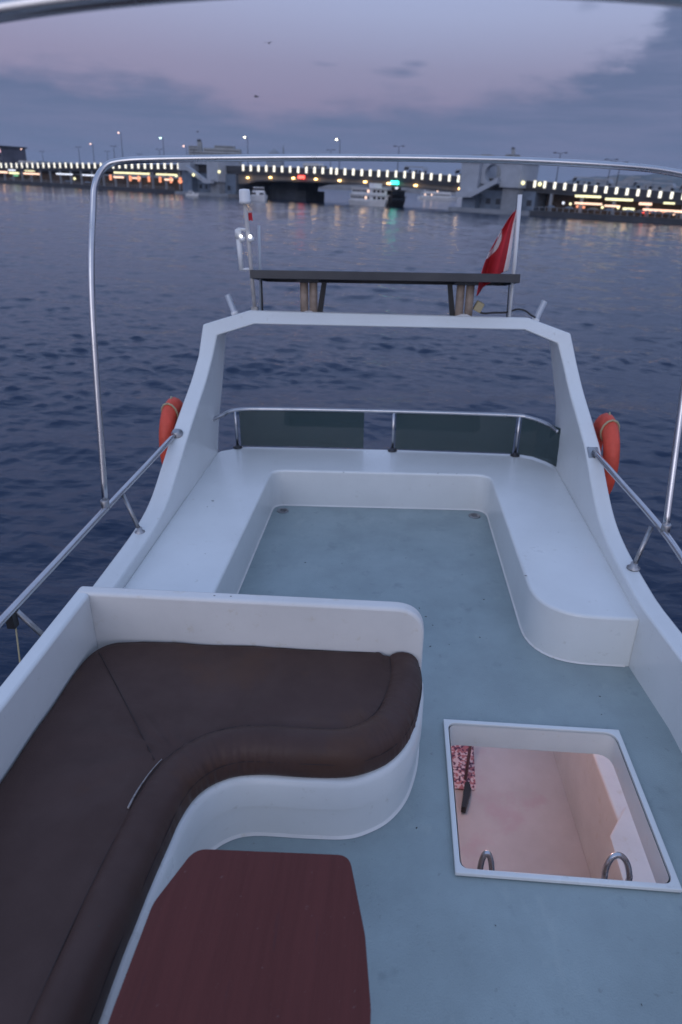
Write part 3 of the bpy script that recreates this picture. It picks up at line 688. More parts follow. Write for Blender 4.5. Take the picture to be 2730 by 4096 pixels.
# coaming round the hatch: a low square-edged lip and the white lining of the cut-out
bm = bmesh.new(); slab(bm, [(.245, 1.425), (.916, 1.425), (.916, 2.092), (.245, 2.092)], .0035, .018, hole); cm = yp('hatch_coaming', bm, M['gel'], bevel=.003)
bm = bmesh.new(); n = len(hole)
hin = fillet([(HX0 + .004, HY0 + .004), (HX1 - .004, HY0 + .004), (HX1 - .004, HY1 - .004), (HX0 + .004, HY1 - .004)], [.03, .035, .045, .03], 6)
hlo = fillet([(HX0 + .006, HY0 + .006), (HX1 - .005, HY0 + .006), (HX1 - .005, HY1 - .006), (HX0 + .006, HY1 - .006)], [.04, .05, .06, .04], 6)
a = [bm.verts.new((x, y, .010)) for x, y in hin]; b_ = [bm.verts.new((x, y, -.090)) for x, y in hlo]; c_ = [bm.verts.new((x + (.03 if x > .58 else -.03), y + (.03 if y > 1.75 else -.03), -.094)) for x, y in hlo]
for A, B in ((a, b_), (b_, c_)):
    for i in range(n): bm.faces.new((A[i], A[(i + 1) % n], B[(i + 1) % n], B[i])).smooth = True
bmesh.ops.recalc_face_normals(bm, faces=bm.faces); finish('hatch_lining', bm, M['gelcream'], cm, smooth=60)

# ---- bulwarks sweeping up into the raked arch: one loft of 4-point sections
PY = [-1.2, 1.0, 2.0, 2.5, 2.9, 3.10, 3.26, 3.42, 3.62, 3.85, 4.1, 4.28]; PZ = [.29, .29, .30, .305, .312, .330, .368, .440, .552, .672, .795, .915]
QY = [-1.2, 1.0, 2.0, 2.5, 2.9, 3.10, 3.30, 3.52, 3.85, 4.22, 4.36, 4.53]; QZ = [-.12, -.12, -.12, -.12, -.12, -.12, -.12, -.12, -.08, -.02, .32, .66]
side = catmull([(0, y, z) for y, z in zip(PY, PZ)], 5); sideq = catmull([(0, y, z) for y, z in zip(QY, QZ)], 5)
def XL(y, z): return -1.188 + .028 * max(0, (z - .45)) / .5
def XR(y, z): return 1.074 - .055 * max(0, (z - .6)) / .4 + .05 * max(0, min(1, (2.55 - y) / .45))
ST = []
for p, q in zip(side, sideq): ST.append(((XL(p.y, p.z), p.y, p.z), (XL(p.y, p.z) - .098 + .018 * max(0, p.z - .6), p.y, p.z + .004), (XL(p.y, p.z) - .098, q.y, q.z), (XL(q.y, q.z), q.y, q.z)))
ST.append(((-1.157, 4.40, 1.022), (-1.250, 4.42, 1.085), (-1.250, 4.68, 1.05), (-1.16, 4.66, .985)))
ST.append(((-.908, 4.40, 1.100), (-.950, 4.47, 1.172), (-.970, 4.72, 1.134), (-.93, 4.66, 1.06)))
ST.append(((.795, 4.40, 1.100), (.822, 4.47, 1.160), (.842, 4.72, 1.122), (.81, 4.66, 1.06)))
ST.append(((1.008, 4.40, 1.020), (1.083, 4.42, 1.078), (1.085, 4.68, 1.045), (1.010, 4.66, .985)))
for p, q in reversed(list(zip(side, sideq))): ST.append(((XR(p.y, p.z), p.y, p.z), (XR(p.y, p.z) + .084, p.y, p.z + .004), (XR(p.y, p.z) + .084, q.y, q.z), (XR(q.y, q.z), q.y, q.z)))
bm = bmesh.new(); rings = [[bm.verts.new(p) for p in s] for s in ST]
for A, B in zip(rings, rings[1:]):
    for k in range(4): bm.faces.new((A[k], A[(k + 1) % 4], B[(k + 1) % 4], B[k]))
bm.faces.new(rings[0]); bm.faces.new(rings[-1][::-1]); bmesh.ops.recalc_face_normals(bm, faces=bm.faces)
ar = yp('bulwark_and_arch', bm, M['gel'], smooth=28, bevel=.008)
# ---- superstructure sides under the bulwark
bm = bmesh.new()
for s, x in ((-1, -1.286),):
    box(bm, min(x, x - s * .07), max(x, x - s * .07), -1.2, 4.15, -1.24, -.123)
yp('cabin_side', bm, M['gel'])

# ---- U-shaped bench
zb = .25
P = [(-1.190, 2.096), (-.770, 2.096), (-.757, 4.028), (.628, 4.075), (.655, 2.515), (1.082, 2.512), (1.076, 4.40), (.98, 4.475), (0, 4.482), (-1.02, 4.440), (-1.190, 4.33)]
rd = [0, 0, .085, .10, .26, 0, .0, .16, 0, .12, .08]
poly = fillet(P, rd, 10)
bm = bmesh.new(); tv = [bm.verts.new((x, y, zb)) for x, y in poly]; bv = [bm.verts.new((x, y, -.05)) for x, y in poly]; bm.faces.new(tv)
for i in range(len(tv)): j = (i + 1) % len(tv); bm.faces.new((tv[i], tv[j], bv[j], bv[i]))
bmesh.ops.recalc_face_normals(bm, faces=bm.faces)
yp('bench', bm, M['gel'], smooth=30, bevel=.012, seg=3)
# skirting fillet where the bench meets the floor
def ribbon(bm, pts, w0, z0, w1, z1):
    """thin strip following a 2-D path, offset to its right"""
    out = []
    for i, p in enumerate(pts):
        a = Vector(pts[max(0, i - 1)]); c = Vector(pts[min(len(pts) - 1, i + 1)]); d = (c - a).normalized(); nrm = Vector((d.y, -d.x))
        q = Vector(p); out.append((bm.verts.new((*(q + nrm * w0), z0)), bm.verts.new((*(q + nrm * w1), z1))))
    for A, B in zip(out, out[1:]): bm.faces.new((A[0], A[1], B[1], B[0])).smooth = True
inner = fillet([(-.770, 2.096), (-.757, 4.028), (.628, 4.075), (.655, 2.515), (1.06, 2.512)], [0, .085, .10, .26, 0], 10)
bm = bmesh.new(); ribbon(bm, inner, .0005, .009, .007, .0015); bmesh.ops.recalc_face_normals(bm, faces=bm.faces); yp('bench_skirting', bm, M['gelcream'])
# ---- drains
for x, y in ((-.685, 3.945), (.545, 3.985)):
    bm = bmesh.new(); lathe(bm, [(.0375, .001), (.0375, .006), (.031, .0075), (.028, .003), (.004, .0035)], 20, Matrix.Translation((x, y, 0))); d = yp('drain', bm, M['steel_dull'])
    bm = bmesh.new(); 
    for k in range(5): box(bm, x - .017, x + .017, y - .018 + k * .009, y - .015 + k * .009, .0036, .0068)
    finish('grille', bm, M['steel_dull'], d)

# ---- lounge seat: curved base, partition, side wall
rim = [(.143, 2.038), (.141, 1.942), (.129, 1.83), (.095, 1.704), (.04, 1.615), (-.027, 1.562), (-.10, 1.533), (-.226, 1.525), (-.395, 1.520), (-.478, 1.488), (-.532, 1.425), (-.556, 1.342), (-.563, 1.256), (-.572, 1.138), (-.578, .99), (-.580, .817), (-.580, .45), (-.580, .1)]
rimc = [(p.x, p.y) for p in catmull([(x, y, 0) for x, y in rim], 6)]
def offs(path, d):
    out = []
    for i, p in enumerate(path):
        a = Vector(path[max(0, i - 1)]); c = Vector(path[min(len(path) - 1, i + 1)]); t_ = (c - a).normalized(); nr = Vector((t_.y, -t_.x)); q = Vector(p) + nr * d; out.append((q.x, q.y))
    return out
# path runs from the partition end round to the near end; the seat lies on its right-hand side (+ offset = inwards)
bm = bmesh.new(); rows = []
prof = [(.0, -.01), (.0, .012), (-.004, .125), (-.0045, .135), (-.010, .139), (-.010, .226), (-.004, .243), (.004, .250), (.03, .251), (.10, .251)]
for d, z in prof: rows.append([bm.verts.new((x, y, z)) for x, y in offs(rimc, d)])
for A, B in zip(rows, rows[1:]):
    for i in range(len(A) - 1): bm.faces.new((A[i], A[i + 1], B[i + 1], B[i])).smooth = True
bmesh.ops.recalc_face_normals(bm, faces=bm.faces); yp('seat_base', bm, M['gel'], smooth=50)
bm = bmesh.new(); ribbon(bm, rimc, -.007, .0015, .0, .010); bmesh.ops.recalc_face_normals(bm, faces=bm.faces); yp('seat_skirting', bm, M['gelcream'])
# partition (front elevation with a rounded free corner)
el_ = fillet([(-1.135, -.02), (.143, -.02), (.143, .552), (-1.135, .552)], [0, 0, .115, 0], 12)
bm = bmesh.new()
f0 = [bm.verts.new((x, 2.040, z)) for x, z in el_]; f1 = [bm.verts.new((x, 2.094, z)) for x, z in el_]
bm.faces.new(f0); bm.faces.new(f1[::-1])
for i in range(len(f0)): bm.faces.new((f0[i], f1[i], f1[(i + 1) % len(f0)], f0[(i + 1) % len(f0)]))
bmesh.ops.recalc_face_normals(bm, faces=bm.faces); yp('partition', bm, M['gelcream'], smooth=30, bevel=.012, seg=3)
# side wall of the lounge
bm = bmesh.new(); A = [(-1.08, .0), (-1.08, .55), (-1.137, .55), (-1.150, .36), (-1.184, .31), (-1.184, 0)]
r0 = [bm.verts.new((x, -.9, z)) for x, z in A]; r1 = [bm.verts.new((x, 2.0385 if i < 2 else 2.0955, z)) for i, (x, z) in enumerate(A)]
bm.faces.new(r0); bm.faces.new(r1[::-1])
for i in range(len(A)): bm.faces.new((r0[i], r1[i], r1[(i + 1) % len(A)], r0[(i + 1) % len(A)]))
bmesh.ops.recalc_face_normals(bm, faces=bm.faces); yp('lounge_side_wall', bm, M['gel'], smooth=30, bevel=.010, seg=3)

# ---- cabin below the hatch
boxo('cabin_floor', layered(mat('cabin_floor_gelcoat', (.62, .60, .60), .45, var=.12, vscale=3), 2.2, .56, (.56, .44, .48), .6), Y, -1.2, 1.60, .4, 5.6, -1.96, -1.90)
bm = bmesh.new(); slab(bm, [(1.39, .4), (1.62, .4), (1.62, 5.6), (1.24, 5.6)], -1.899, -1.22); yp('cabin_wall', bm, M['gelcream'], bevel=.01)
bm = bmesh.new(); slab(bm, [(1.36, .4), (1.60, .4), (1.60, 5.6), (1.21, 5.6)], -1.217, -1.17); yp('cabin_ledge', bm, M['gelcream'], bevel=.01)
bm = bmesh.new(); slab(bm, [(1.21, 2.20), (1.40, 2.20), (1.42, 2.80), (1.355, 2.80), (1.22, 2.60)], -1.898, -1.16); yp('cabin_locker', bm, M['gelcream'], bevel=.008)
boxo('cabin_back_wall', M['gelcream'], Y, -1.2, .20, 4.303, 4.36, -1.96, -.13)
boxo('cabin_front_wall', M['gelcream'], Y, -1.2, 1.20, .28, .337, -1.96, -.13)
boxo('cabin_inner_wall', M['gelcream'], Y, -1.26, -1.203, .34, 4.30, -1.96, -.13)
bm = bmesh.new(); lathe(bm, [(.07, -.003), (.07, -.02), (.055, -.026), (.02, -.027)], 24, Matrix.Translation((.3, 3.5, -.086))); d = yp('downlight', bm, mat('downlight_lens', (.8, .7, .6), .4, emit=(1, .55, .40), estr=4))
for loc, e, c in (((.35, 3.4, -.30), 19, (1, .58, .56)), ((.75, 2.9, -.40), 3.0, (1, .68, .62))):
    l = bpy.data.lights.new('cabin_downlight', 'POINT'); l.energy = e; l.color = c; l.shadow_soft_size = .12
    o = bpy.data.objects.new('cabin_downlight', l); COL.objects.link(o); o.parent = Y; o.location = loc
# ladder
base = (.56, 1.60, -1.90); t = bthing('boarding_ladder', 'stainless ladder whose two looped handrails rise at the near edge of the hatch', 'ladder', base)
for x0, x1, y0, zt in ((.350, .390, 1.595, -.10), (.765, .845, 1.625, -.10)):
    xm = (x0 + x1) / 2; w = (x1 - x0) / 2
    P = [(x0, y0 - .07, -1.9), (x0, y0 - .06, -.5), (x0 + .002, y0 - .04, -.26)] + [(xm - w * math.cos(a), y0 - .03 + .03 * math.sin(a), zt - .075 + .075 * math.sin(a)) for a in [R(v) for v in range(0, 181, 15)]] + [(x1, y0 - .02, -.26), (x1, y0 - .02, -.5), (x1, y0 - .02, -1.9)]
    tubeo('handrail', M['steel'], t, sh(catmull(P, 4), base), .010)
for k in range(5): boxo('tread', M['white'], t, -.15, .20, -.04, .06, .25 + k * .32, .28 + k * .32)
# rug and broom on the cabin floor
rm = bpy.data.materials.new('speckled_rug'); rm.use_nodes = True; tt = rm.node_tree; bb = tt.nodes['Principled BSDF']; bb.inputs['Roughness'].default_value = .95
tc_ = tt.nodes.new('ShaderNodeTexCoord'); vo = tt.nodes.new('ShaderNodeTexVoronoi'); vo.inputs['Scale'].default_value = 62; tt.links.new(tc_.outputs['Object'], vo.inputs[0])
rp = tt.nodes.new('ShaderNodeValToRGB'); rp.color_ramp.interpolation = 'CONSTANT'; tt.links.new(vo.outputs['Color'], rp.inputs[0])
rp.color_ramp.elements[0].color = (.12, .05, .10, 1); rp.color_ramp.elements[1].position = .62; rp.color_ramp.elements[1].color = (.75, .60, .62, 1)
e = rp.color_ramp.elements.new(.35); e.color = (.50, .20, .22, 1); tt.links.new(rp.outputs[0], bb.inputs['Base Color'])
base = (.35, 3.9, -1.898); bm = bmesh.new(); slab(bm, fillet([(-.45, -.38), (.33, -.38), (.40, 1.0), (-.45, 1.0)], [.02] * 4, 4), 0, .012)
o = finish('rug', bm, rm); o.matrix_world = FB @ Matrix.Translation(base); tag(o, 'speckled pink and white rug on the cabin floor, seen through the hatch', 'rug')
base = (.62, 3.40, -1.89); t = bthing('broom', 'long thin dark handled brush with black bristles lying below the hatch', 'broom', base)
tubeo('handle', mat('broom_handle', (.10, .05, .06), .5), t, sh([(.60, 3.52, -1.80), (.70, 4.0, -1.55), (.82, 4.5, -1.3)], base), .011)
bm = bmesh.new(); slab(bm, fillet([(.560, 3.32), (.590, 3.31), (.640, 3.47), (.632, 3.54), (.600, 3.53)], [.008] * 5, 3), -1.885, -1.83); part('brush', bm, M['black'], t, base, bevel=.006)

# ================================================================== LOUNGE CUSHION
base = (-.6, 1.6, .25)
cu = bthing('lounge_cushion', 'large L-shaped dark brown vinyl cushion with a rolled front edge on the lounge seat', 'cushion', base)
wall = catmull([(-.030, 2.036, 0), (-.10, 2.034, 0), (-.28, 2.032, 0), (-.6, 2.030, 0), (-.90, 2.022, 0)], 6) + catmull([(-.90, 2.022, 0), (-1.0, 2.005, 0), (-1.052, 1.945, 0), (-1.070, 1.84, 0), (-1.070, 1.7, 0)], 6)[1:] + catmull([(-1.070, 1.7, 0), (-1.070, 1.2, 0), (-1.070, .6, 0), (-1.070, .1, 0)], 6)[1:]
def resample(path, keys, counts):
    """resample a polyline so that the stretch between two key arc-fractions has the given number of points"""
    P = [Vector((p[0], p[1])) for p in path]; cum = [0]
    for a, b_ in zip(P, P[1:]): cum.append(cum[-1] + (b_ - a).length)
    T = cum[-1]; out = []; ts = []
    for (a, b_), n_ in zip(zip(keys, keys[1:]), counts): ts += [a + (b_ - a) * k / n_ for k in range(n_)]
    ts.append(keys[-1])
    for t_ in ts:
        s = t_ * T; i = 0
        while i < len(cum) - 2 and cum[i + 1] < s: i += 1
        f = (s - cum[i]) / max(1e-9, cum[i + 1] - cum[i]); out.append(P[i].lerp(P[i + 1], f))
    return out
rimP = [(.134, 2.036)] + rim[1:]
rimP = [(p.x, p.y) for p in catmull([(x, y, 0) for x, y in rimP], 6)]
# inner corner of the S on the rim is paired with the corner of the walls
def frac(path, pt):
    P = [Vector((p[0], p[1])) for p in path]; cum = [0]
    for a, b_ in zip(P, P[1:]): cum.append(cum[-1] + (b_ - a).length)
    i = min(range(len(P)), key=lambda k: (P[k] - Vector(pt)).length); return cum[i] / cum[-1]
k1 = frac(rimP, (-.532, 1.425)); k2 = frac(wall, (-1.03, 1.985)); km = frac(rimP, (.04, 1.615)); kw = frac(wall, (-.16, 2.033))
RP = resample(rimP, [0, km, k1, 1], [68, 112, 160]); WP = resample(wall, [0, kw, k2, 1], [68, 112, 160])
def offv(P, d):
    out = []
    for i, p in enumerate(P):
        a = P[max(0, i - 1)]; c = P[min(len(P) - 1, i + 1)]; t_ = (c - a).normalized(); out.append(p + Vector((t_.y, -t_.x)) * d)
    return out
prof = [(.012, .002), (.004, .008), (.0, .020), (-.001, .045), (.001, .066), (.006, .084), (.016, .101), (.030, .114), (.048, .122), (.066, .1255), (.085, .1235), (.100, .117), (.108, .110), (.112, .1045), (.118, .107), (.135, .110)]
rowsP = []
for d, z in prof:
    o_ = offv(RP, d)
    rowsP.append([(p, z) for p in o_])
last = rowsP[-1]; NR = 26
for r_ in range(1, NR + 1):
    f = r_ / NR; row = []
    for (p, z), w in zip(last, WP):
        row.append((p.lerp(w, f), .110 + .006 * math.sin(math.pi * f)))
    rowsP.append(row)
rowsP.append([(w + (w - l[0]).normalized() * .004, .098) for w, l in zip(WP, last)]); rowsP.append([(w + (w - l[0]).normalized() * .006, .06) for w, l in zip(WP, last)])
bm = bmesh.new(); G = []
npf = len(prof)
for j, row in enumerate(rowsP):
    g = []
    for i, (p, z) in enumerate(row):
        x, y = p.x, p.y
        if j < npf:   # gathered vinyl on the roll: fine pleats across it, strongest on the tight curve
            s = i / len(row); curve = math.exp(-((i - 172) / 34) ** 2) + .7 * math.exp(-((i - 56) / 26) ** 2) + .16
            pl = curve * .0042 * noise.noise(Vector((i * .42, j * .10, 0))) + curve * .0020 * noise.noise(Vector((i * .95, j * .2, 3)))
            z += pl * (1 if j > 4 else .5) * min(1, j / 3) + .004 * noise.noise(Vector((x * 6, y * 6, 2)))
            if 1 < j < 10:
                q_ = RP[min(i + 1, len(RP) - 1)] - RP[max(i - 1, 0)]; q_ = Vector((q_.y, -q_.x)).normalized()
                p = p + q_ * (.0060 * curve * noise.noise(Vector((i * .42, j * .12, 9))) + .004 * noise.noise(Vector((i * .06, j * .1, 4))))
        else:
            z += .0045 * noise.noise(Vector((x * 3.2, y * 3.2, 4))) + .0026 * noise.noise(Vector((x * 11, y * 5, 7)))
            # creases radiating from the inner corner
            dx, dy = x + .62, y - 1.50; rr = math.hypot(dx, dy); an = math.atan2(dy, dx)
            z += .0050 * math.exp(-rr * 2.2) * math.sin(an * 11 + 1.5 * noise.noise(Vector((an * 2, rr * 3, 0))))
        g.append(bm.verts.new((p.x - base[0], p.y - base[1], z)))
    G.append(g)
for A, B in zip(G, G[1:]):
    for i in range(len(A) - 1): bm.faces.new((A[i], A[i + 1], B[i + 1], B[i])).smooth = True
bmesh.ops.recalc_face_normals(bm, faces=bm.faces); finish('cover', bm, M['vinyl'], cu, smooth=80)
# stitched seams: along the roll, down its middle, and the mitre across the corner
def surf(i, j): v = rowsP[j][i]; return Vector((v[0].x - base[0], v[0].y - base[1], v[1]))
tubeo('roll_seam', M['seam'], cu, [surf(i, 13) + Vector((0, 0, .0005)) for i in range(2, len(RP) - 2, 3)], .0018, 6)
tubeo('mitre_seam', M['seam'], cu, [surf(182, j) + Vector((0, 0, .0030)) for j in range(15, len(rowsP) - 3)], .0016, 6)
tubeo('side_seam', M['seam'], cu, [surf(i, 4) + Vector((0, 0, 0)) for i in range(2, len(RP) - 2, 3)], .0014, 6)
pp = [surf(i, 14) + Vector((0, 0, .003 + .0012 * noise.noise(Vector((i, 0, 0))))) for i in range(len(RP)) if 1.285 < surf(i, 14).y + base[1] < 1.475 and surf(i, 14).x < 0]
bm = bmesh.new(); tube(bm, pp[:9], .0014, 6, r1=.0024); tube(bm, pp[8:], .0024, 6, r1=.0034); finish('torn_piping', bm, M['thread'], cu)

# ================================================================== TABLE
base = (-.22, .7, 0); tb = bthing('table', 'maroon varnished wooden table with clipped corners beside the brown cushion', 'table', base)
out = fillet([(-.478, .30), (.006, .30), (.004, .76), (-.014, .90), (-.060, 1.084), (-.420, 1.070), (-.474, .93), (-.480, .72)], [.05, .05, 0, .1, .035, .045, .1, 0], 8)
bm = bmesh.new(); slab(bm, out, .468, .5); part('table_top', bm, M['wood'], tb, base, smooth=30, bevel=.009, seg=3)
bm = bmesh.new(); slab(bm, [(-.40, .4), (-.07, .4), (-.10, .98), (-.38, .97)], .44, .4675); part('apron', bm, M['wood'], tb, base)
bm = bmesh.new(); tube(bm, [(-.24, .68, .012), (-.24, .68, .44)], .035, 20); part('pedestal', bm, M['steel'], tb, base)
bm = bmesh.new(); lathe(bm, [(.15, .001), (.15, .008), (.06, .014), (.04, .03)], 28, Matrix.Translation((-.24, .68, 0))); part('foot_plate', bm, M['steel'], tb, base)

# ================================================================== STERN RAIL
base = (0, 4.46, .25); sr = bthing('stern_rail', 'low stainless rail with smoked glass panes along the aft edge of the bench', 'railing', base)
top_ = catmull([(-1.20, 4.22, .500), (-1.14, 4.31, .514), (-1.055, 4.395, .528), (-.8, 4.425, .532), (0, 4.447, .534), (.75, 4.445, .533), (.90, 4.42, .526), (1.00, 4.34, .512), (1.055, 4.24, .494)], 8)
tubeo('top_tube', M['steel'], sr, sh(top_, base), .0125)
for x, yb, yt, zt_ in ((-1.068, 4.408, 4.388, .526), (.005, 4.452, 4.447, .533), (.838, 4.440, 4.434, .530)):
    tubeo('stanchion', M['steel'], sr, sh([(x, yb, .255), (x, yt, zt_)], base), .0095)
    bm = bmesh.new(); lathe(bm, [(.032, .251), (.032, .258), (.014, .263), (.012, .275)], 20, Matrix.Translation((x, yb, 0))); part('foot_flange', bm, M['panel'], sr, base)
def pane(path):
    bm = bmesh.new(); A = []
    for (x, y) in path: A.append([bm.verts.new(p) for p in ((x, y + .008, .262), (x, y, .520), (x, y + .006, .520), (x, y + .014, .262))])
    for a, b_ in zip(A, A[1:]):
        for k in range(4): bm.faces.new((a[k], a[(k + 1) % 4], b_[(k + 1) % 4], b_[k]))
    bm.faces.new(A[0]); bm.faces.new(A[-1][::-1]); bmesh.ops.recalc_face_normals(bm, faces=bm.faces); part('glass_pane', bm, M['glass'], sr, base)
pane([(-1.045, 4.412), (-.6, 4.438), (-.195, 4.446)]); pane([(.022, 4.452), (.4, 4.453), (.82, 4.444)]); pane([(.855, 4.432), (.95, 4.39), (1.02, 4.31), (1.07, 4.22)])

# ================================================================== SIDE RAILS AND HOOPS
def foot(t, base, p, ax, name='foot_flange', r=.032):
    M4 = Matrix.Translation(Vector(p)) @ Vector(ax).to_track_quat('Z', 'Y').to_matrix().to_4x4()
    bm = bmesh.new(); lathe(bm, [(r, 0), (r, .006), (r * .55, .012), (r * .5, .03)], 20, M4); return part(name, bm, M['steel_dull'], t, base)
base = (-1.345, 2.95, .5); t = bthing('side_rail', 'polished tube rail running outboard of the left bulwark', 'railing', base, group='side rails of the yacht')
RL = [(-1.258, 3.690, .590), (-1.30, 3.35, .548), (-1.345, 2.95, .506), (-1.352, 2.4, .500), (-1.356, 1.95, .500), (-1.36, 1.2, .50), (-1.36, .2, .50)]
tubeo('top_tube', M['steel'], t, sh(catmull(RL, 6), base), .0155)
o = foot(t, base, (-1.248, 3.69, .590), (-.1, -.52, .85), r=.036); o['label'] = 'round flange with screws on the arch'
for a, b_ in (((-1.330, 3.02, .500), (-1.250, 2.975, .325)), ((-1.348, 2.00, .487), (-1.275, 2.06, .30)), ((-1.352, 1.0, .487), (-1.28, 1.03, .30))):
    tubeo('strut', M['steel_dull'], t, sh([a, b_], base), .0105); foot(t, base, (b_[0], b_[1], b_[2] - .012), (0, 0, 1), r=.026)
bm = bmesh.new(); box(bm, -1.375, -1.345, 1.965, 1.995, .43, .49); part('clamp', bm, M['black'], t, base)
tubeo('lanyard', M['rope'], t, sh([(-1.352, 1.985, .45), (-1.375, 1.98, .2), (-1.39, 1.97, -.3)], base), .003, 6)
base = (1.235, 2.82, .5); t = bthing('side_rail', 'polished tube rail running outboard of the right bulwark', 'railing', base, group='side rails of the yacht')
RR = [(1.118, 3.655, .580), (1.168, 3.30, .550), (1.212, 3.0, .525), (1.237, 2.78, .503), (1.240, 2.4, .49), (1.25, 1.2, .49), (1.25, .2, .49)]
tubeo('top_tube', M['steel'], t, sh(catmull(RR, 6), base), .0155)
bm = bmesh.new(); box(bm, 1.084, 1.146, 3.62, 3.70, .568, .578); bmesh.ops.rotate(bm, cent=(1.115, 3.66, .570), matrix=Matrix.Rotation(R(30), 3, 'X'), verts=bm.verts); o = part('foot_flange', bm, M['steel_dull'], t, base, bevel=.004); o['label'] = 'square plate with screws on the arch'
plate = o
for sx in (1.092, 1.138):
    for sy, sz in ((3.632, .558), (3.690, .592)):
        bm = bmesh.new(); lathe(bm, [(.005, 0), (.005, .002), (.002, .004)], 8, Matrix.Translation((sx, sy, sz))); finish('screw', bm, M['black'], plate); plate.children[-1].location = -Vector(base)
for a, b_ in (((1.200, 2.90, .500), (1.135, 2.835, .325)), ((1.245, 2.0, .48), (1.17, 2.0, .305)), ((1.248, 1.0, .48), (1.17, 1.0, .305))):
    tubeo('strut', M['steel_dull'], t, sh([a, b_], base), .0105); foot(t, base, (b_[0], b_[1], b_[2] - .012), (0, 0, 1), r=.03)
# far hoop
base = (-1.35, 2.87, .505); t = bthing('canopy_hoop', 'tall stainless canopy hoop standing on the side rails, crossing in front of the bridge', 'canopy hoop', base)
H = [(-1.352, 2.855, .512), (-1.350, 3.03, 1.42), (-1.346, 3.17, 1.80), (-1.335, 3.21, 1.905), (-1.30, 3.245, 1.965), (-1.235, 3.26, 1.990), (-1.05, 3.27, 2.000), (-.6, 3.30, 2.008), (-.25, 3.3, 2.010), (.1, 3.3, 2.008), (.5, 3.30, 2.001), (.85, 3.28, 1.985), (1.08, 3.27, 1.966), (1.22, 3.26, 1.93), (1.262, 3.25, 1.85), (1.270, 3.20, 1.70), (1.262, 3.02, 1.04), (1.238, 2.835, .515)]
tubeo('tube', M['steel'], t, sh(catmull(H, 8), base), .0145)
for p in (H[0], H[-1]):
    bm = bmesh.new(); lathe(bm, [(.020, -.012), (.020, .03), (.017, .034)], 16, Matrix.Translation(p)); part('rail_clamp', bm, M['steel_dull'], t, base)
# near hoop
base = (-1.36, .8, .5); t = bthing('canopy_hoop', 'blurred stainless canopy hoop close overhead at the top of the picture', 'canopy hoop', base)
H = [(-1.36, .7, .515), (-1.352, .85, 1.3), (-1.32, .95, 1.70), (-1.23, .99, 1.86), (-1.05, 1.0, 1.965), (-.75, 1.0, 2.062), (-.51, 1.0, 2.095), (-.31, 1.0, 2.112), (-.1, 1.0, 2.120), (.08, 1.0, 2.117), (.33, 1.0, 2.102), (.6, 1.0, 2.066), (.9, 1.0, 1.97), (1.12, .99, 1.86), (1.22, .95, 1.70), (1.25, .85, 1.3), (1.25, .7, .505)]
tubeo('tube', M['steel'], t, sh(catmull(H, 6), base), .0135)

# ================================================================== LIFE BUOYS ON THE ARCH LEGS
def buoy(cx, cy, cz, tilt, yaw, lb, Rm=.165, r=.056):
    base = (cx, cy, cz - Rm - r); t = bthing('life_buoy', lb, 'life buoy', base, group='orange life buoys hanging outside the arch')
    M4 = Matrix.Translation((cx, cy, cz)) @ Matrix.Rotation(yaw, 4, 'Z') @ Matrix.Rotation(tilt, 4, 'X') @ Matrix.Rotation(R(90), 4, 'Y')
    bm = bmesh.new(); n = 48; k = 14; rings = []
    for i in range(n):       # horseshoe: open at the top
        a = R(35) + R(290) * i / (n - 1); rr = r * (1 - .25 * abs(2 * i / (n - 1) - 1) ** 8)
        rings.append([bm.verts.new(M4 @ Vector(((Rm + rr * math.cos(2 * math.pi * q / k)) * -math.cos(a + math.pi) * 1.25, (Rm + rr * math.cos(2 * math.pi * q / k)) * math.sin(a), .78 * rr * math.sin(2 * math.pi * q / k)))) for q in range(k)])
    for A, B in zip(rings, rings[1:]):
        for q in range(k): bm.faces.new((A[q], A[(q + 1) % k], B[(q + 1) % k], B[q])).smooth = True
    bm.faces.new(rings[0]); bm.faces.new(rings[-1]); bmesh.ops.recalc_face_normals(bm, faces=bm.faces); part('ring', bm, M['orange'], t, base)
    bm = bmesh.new(); tube(bm, [M4 @ Vector((-.25, .03, 0)), M4 @ Vector((-.285, 0, 0)), M4 @ Vector((-.25, -.03, 0))], .0045, 8); part('strap', bm, M['rope'], t, base)
    for a in (R(200),):
        P = [M4 @ Vector((-(Rm + 1.08 * r * math.cos(q)) * math.cos(a + math.pi) * 1.25, (Rm + 1.08 * r * math.cos(q)) * math.sin(a), .86 * r * math.sin(q))) for q in [R(v) for v in range(0, 361, 30)]]
        bm = bmesh.new(); tube(bm, P, .006, 6); part('band', bm, M['rope'], t, base)
buoy(-1.345, 3.94, .455, R(0), R(-1), 'orange horseshoe life buoy hanging outside the left arch leg')
buoy(1.228, 3.86, .46, R(0), R(1), 'orange horseshoe life buoy hanging outside the right arch leg')

# ================================================================== SOLAR PANEL
base = (-.1, 4.6, 1.15); t = bthing('solar_panel', 'dark solar panel held edge-on above the arch by two stubby brackets', 'solar panel', base)
def tilt(bm): bmesh.ops.rotate(bm, cent=(0, 4.42, 1.40), matrix=Matrix.Rotation(R(-9), 3, 'X'), verts=bm.verts)
bm = bmesh.new(); x0, x1, y0, y1, z0, z1 = -.925, .735, 4.42, 4.98, 1.375, 1.425
box(bm, x0, x1, y0, y0 + .02, z0, z1); box(bm, x0, x1, y1 - .02, y1, z0, z1); box(bm, x0, x0 + .02, y0 + .021, y1 - .021, z0, z1); box(bm, x1 - .02, x1, y0 + .021, y1 - .021, z0, z1)
tilt(bm); part('frame', bm, M['panel'], t, base, bevel=.002)
bm = bmesh.new(); box(bm, x0 + .021, x1 - .021, y0 + .021, y1 - .021, z1 - .012, z1 - .004); tilt(bm); part('panel', bm, M['cells'], t, base)
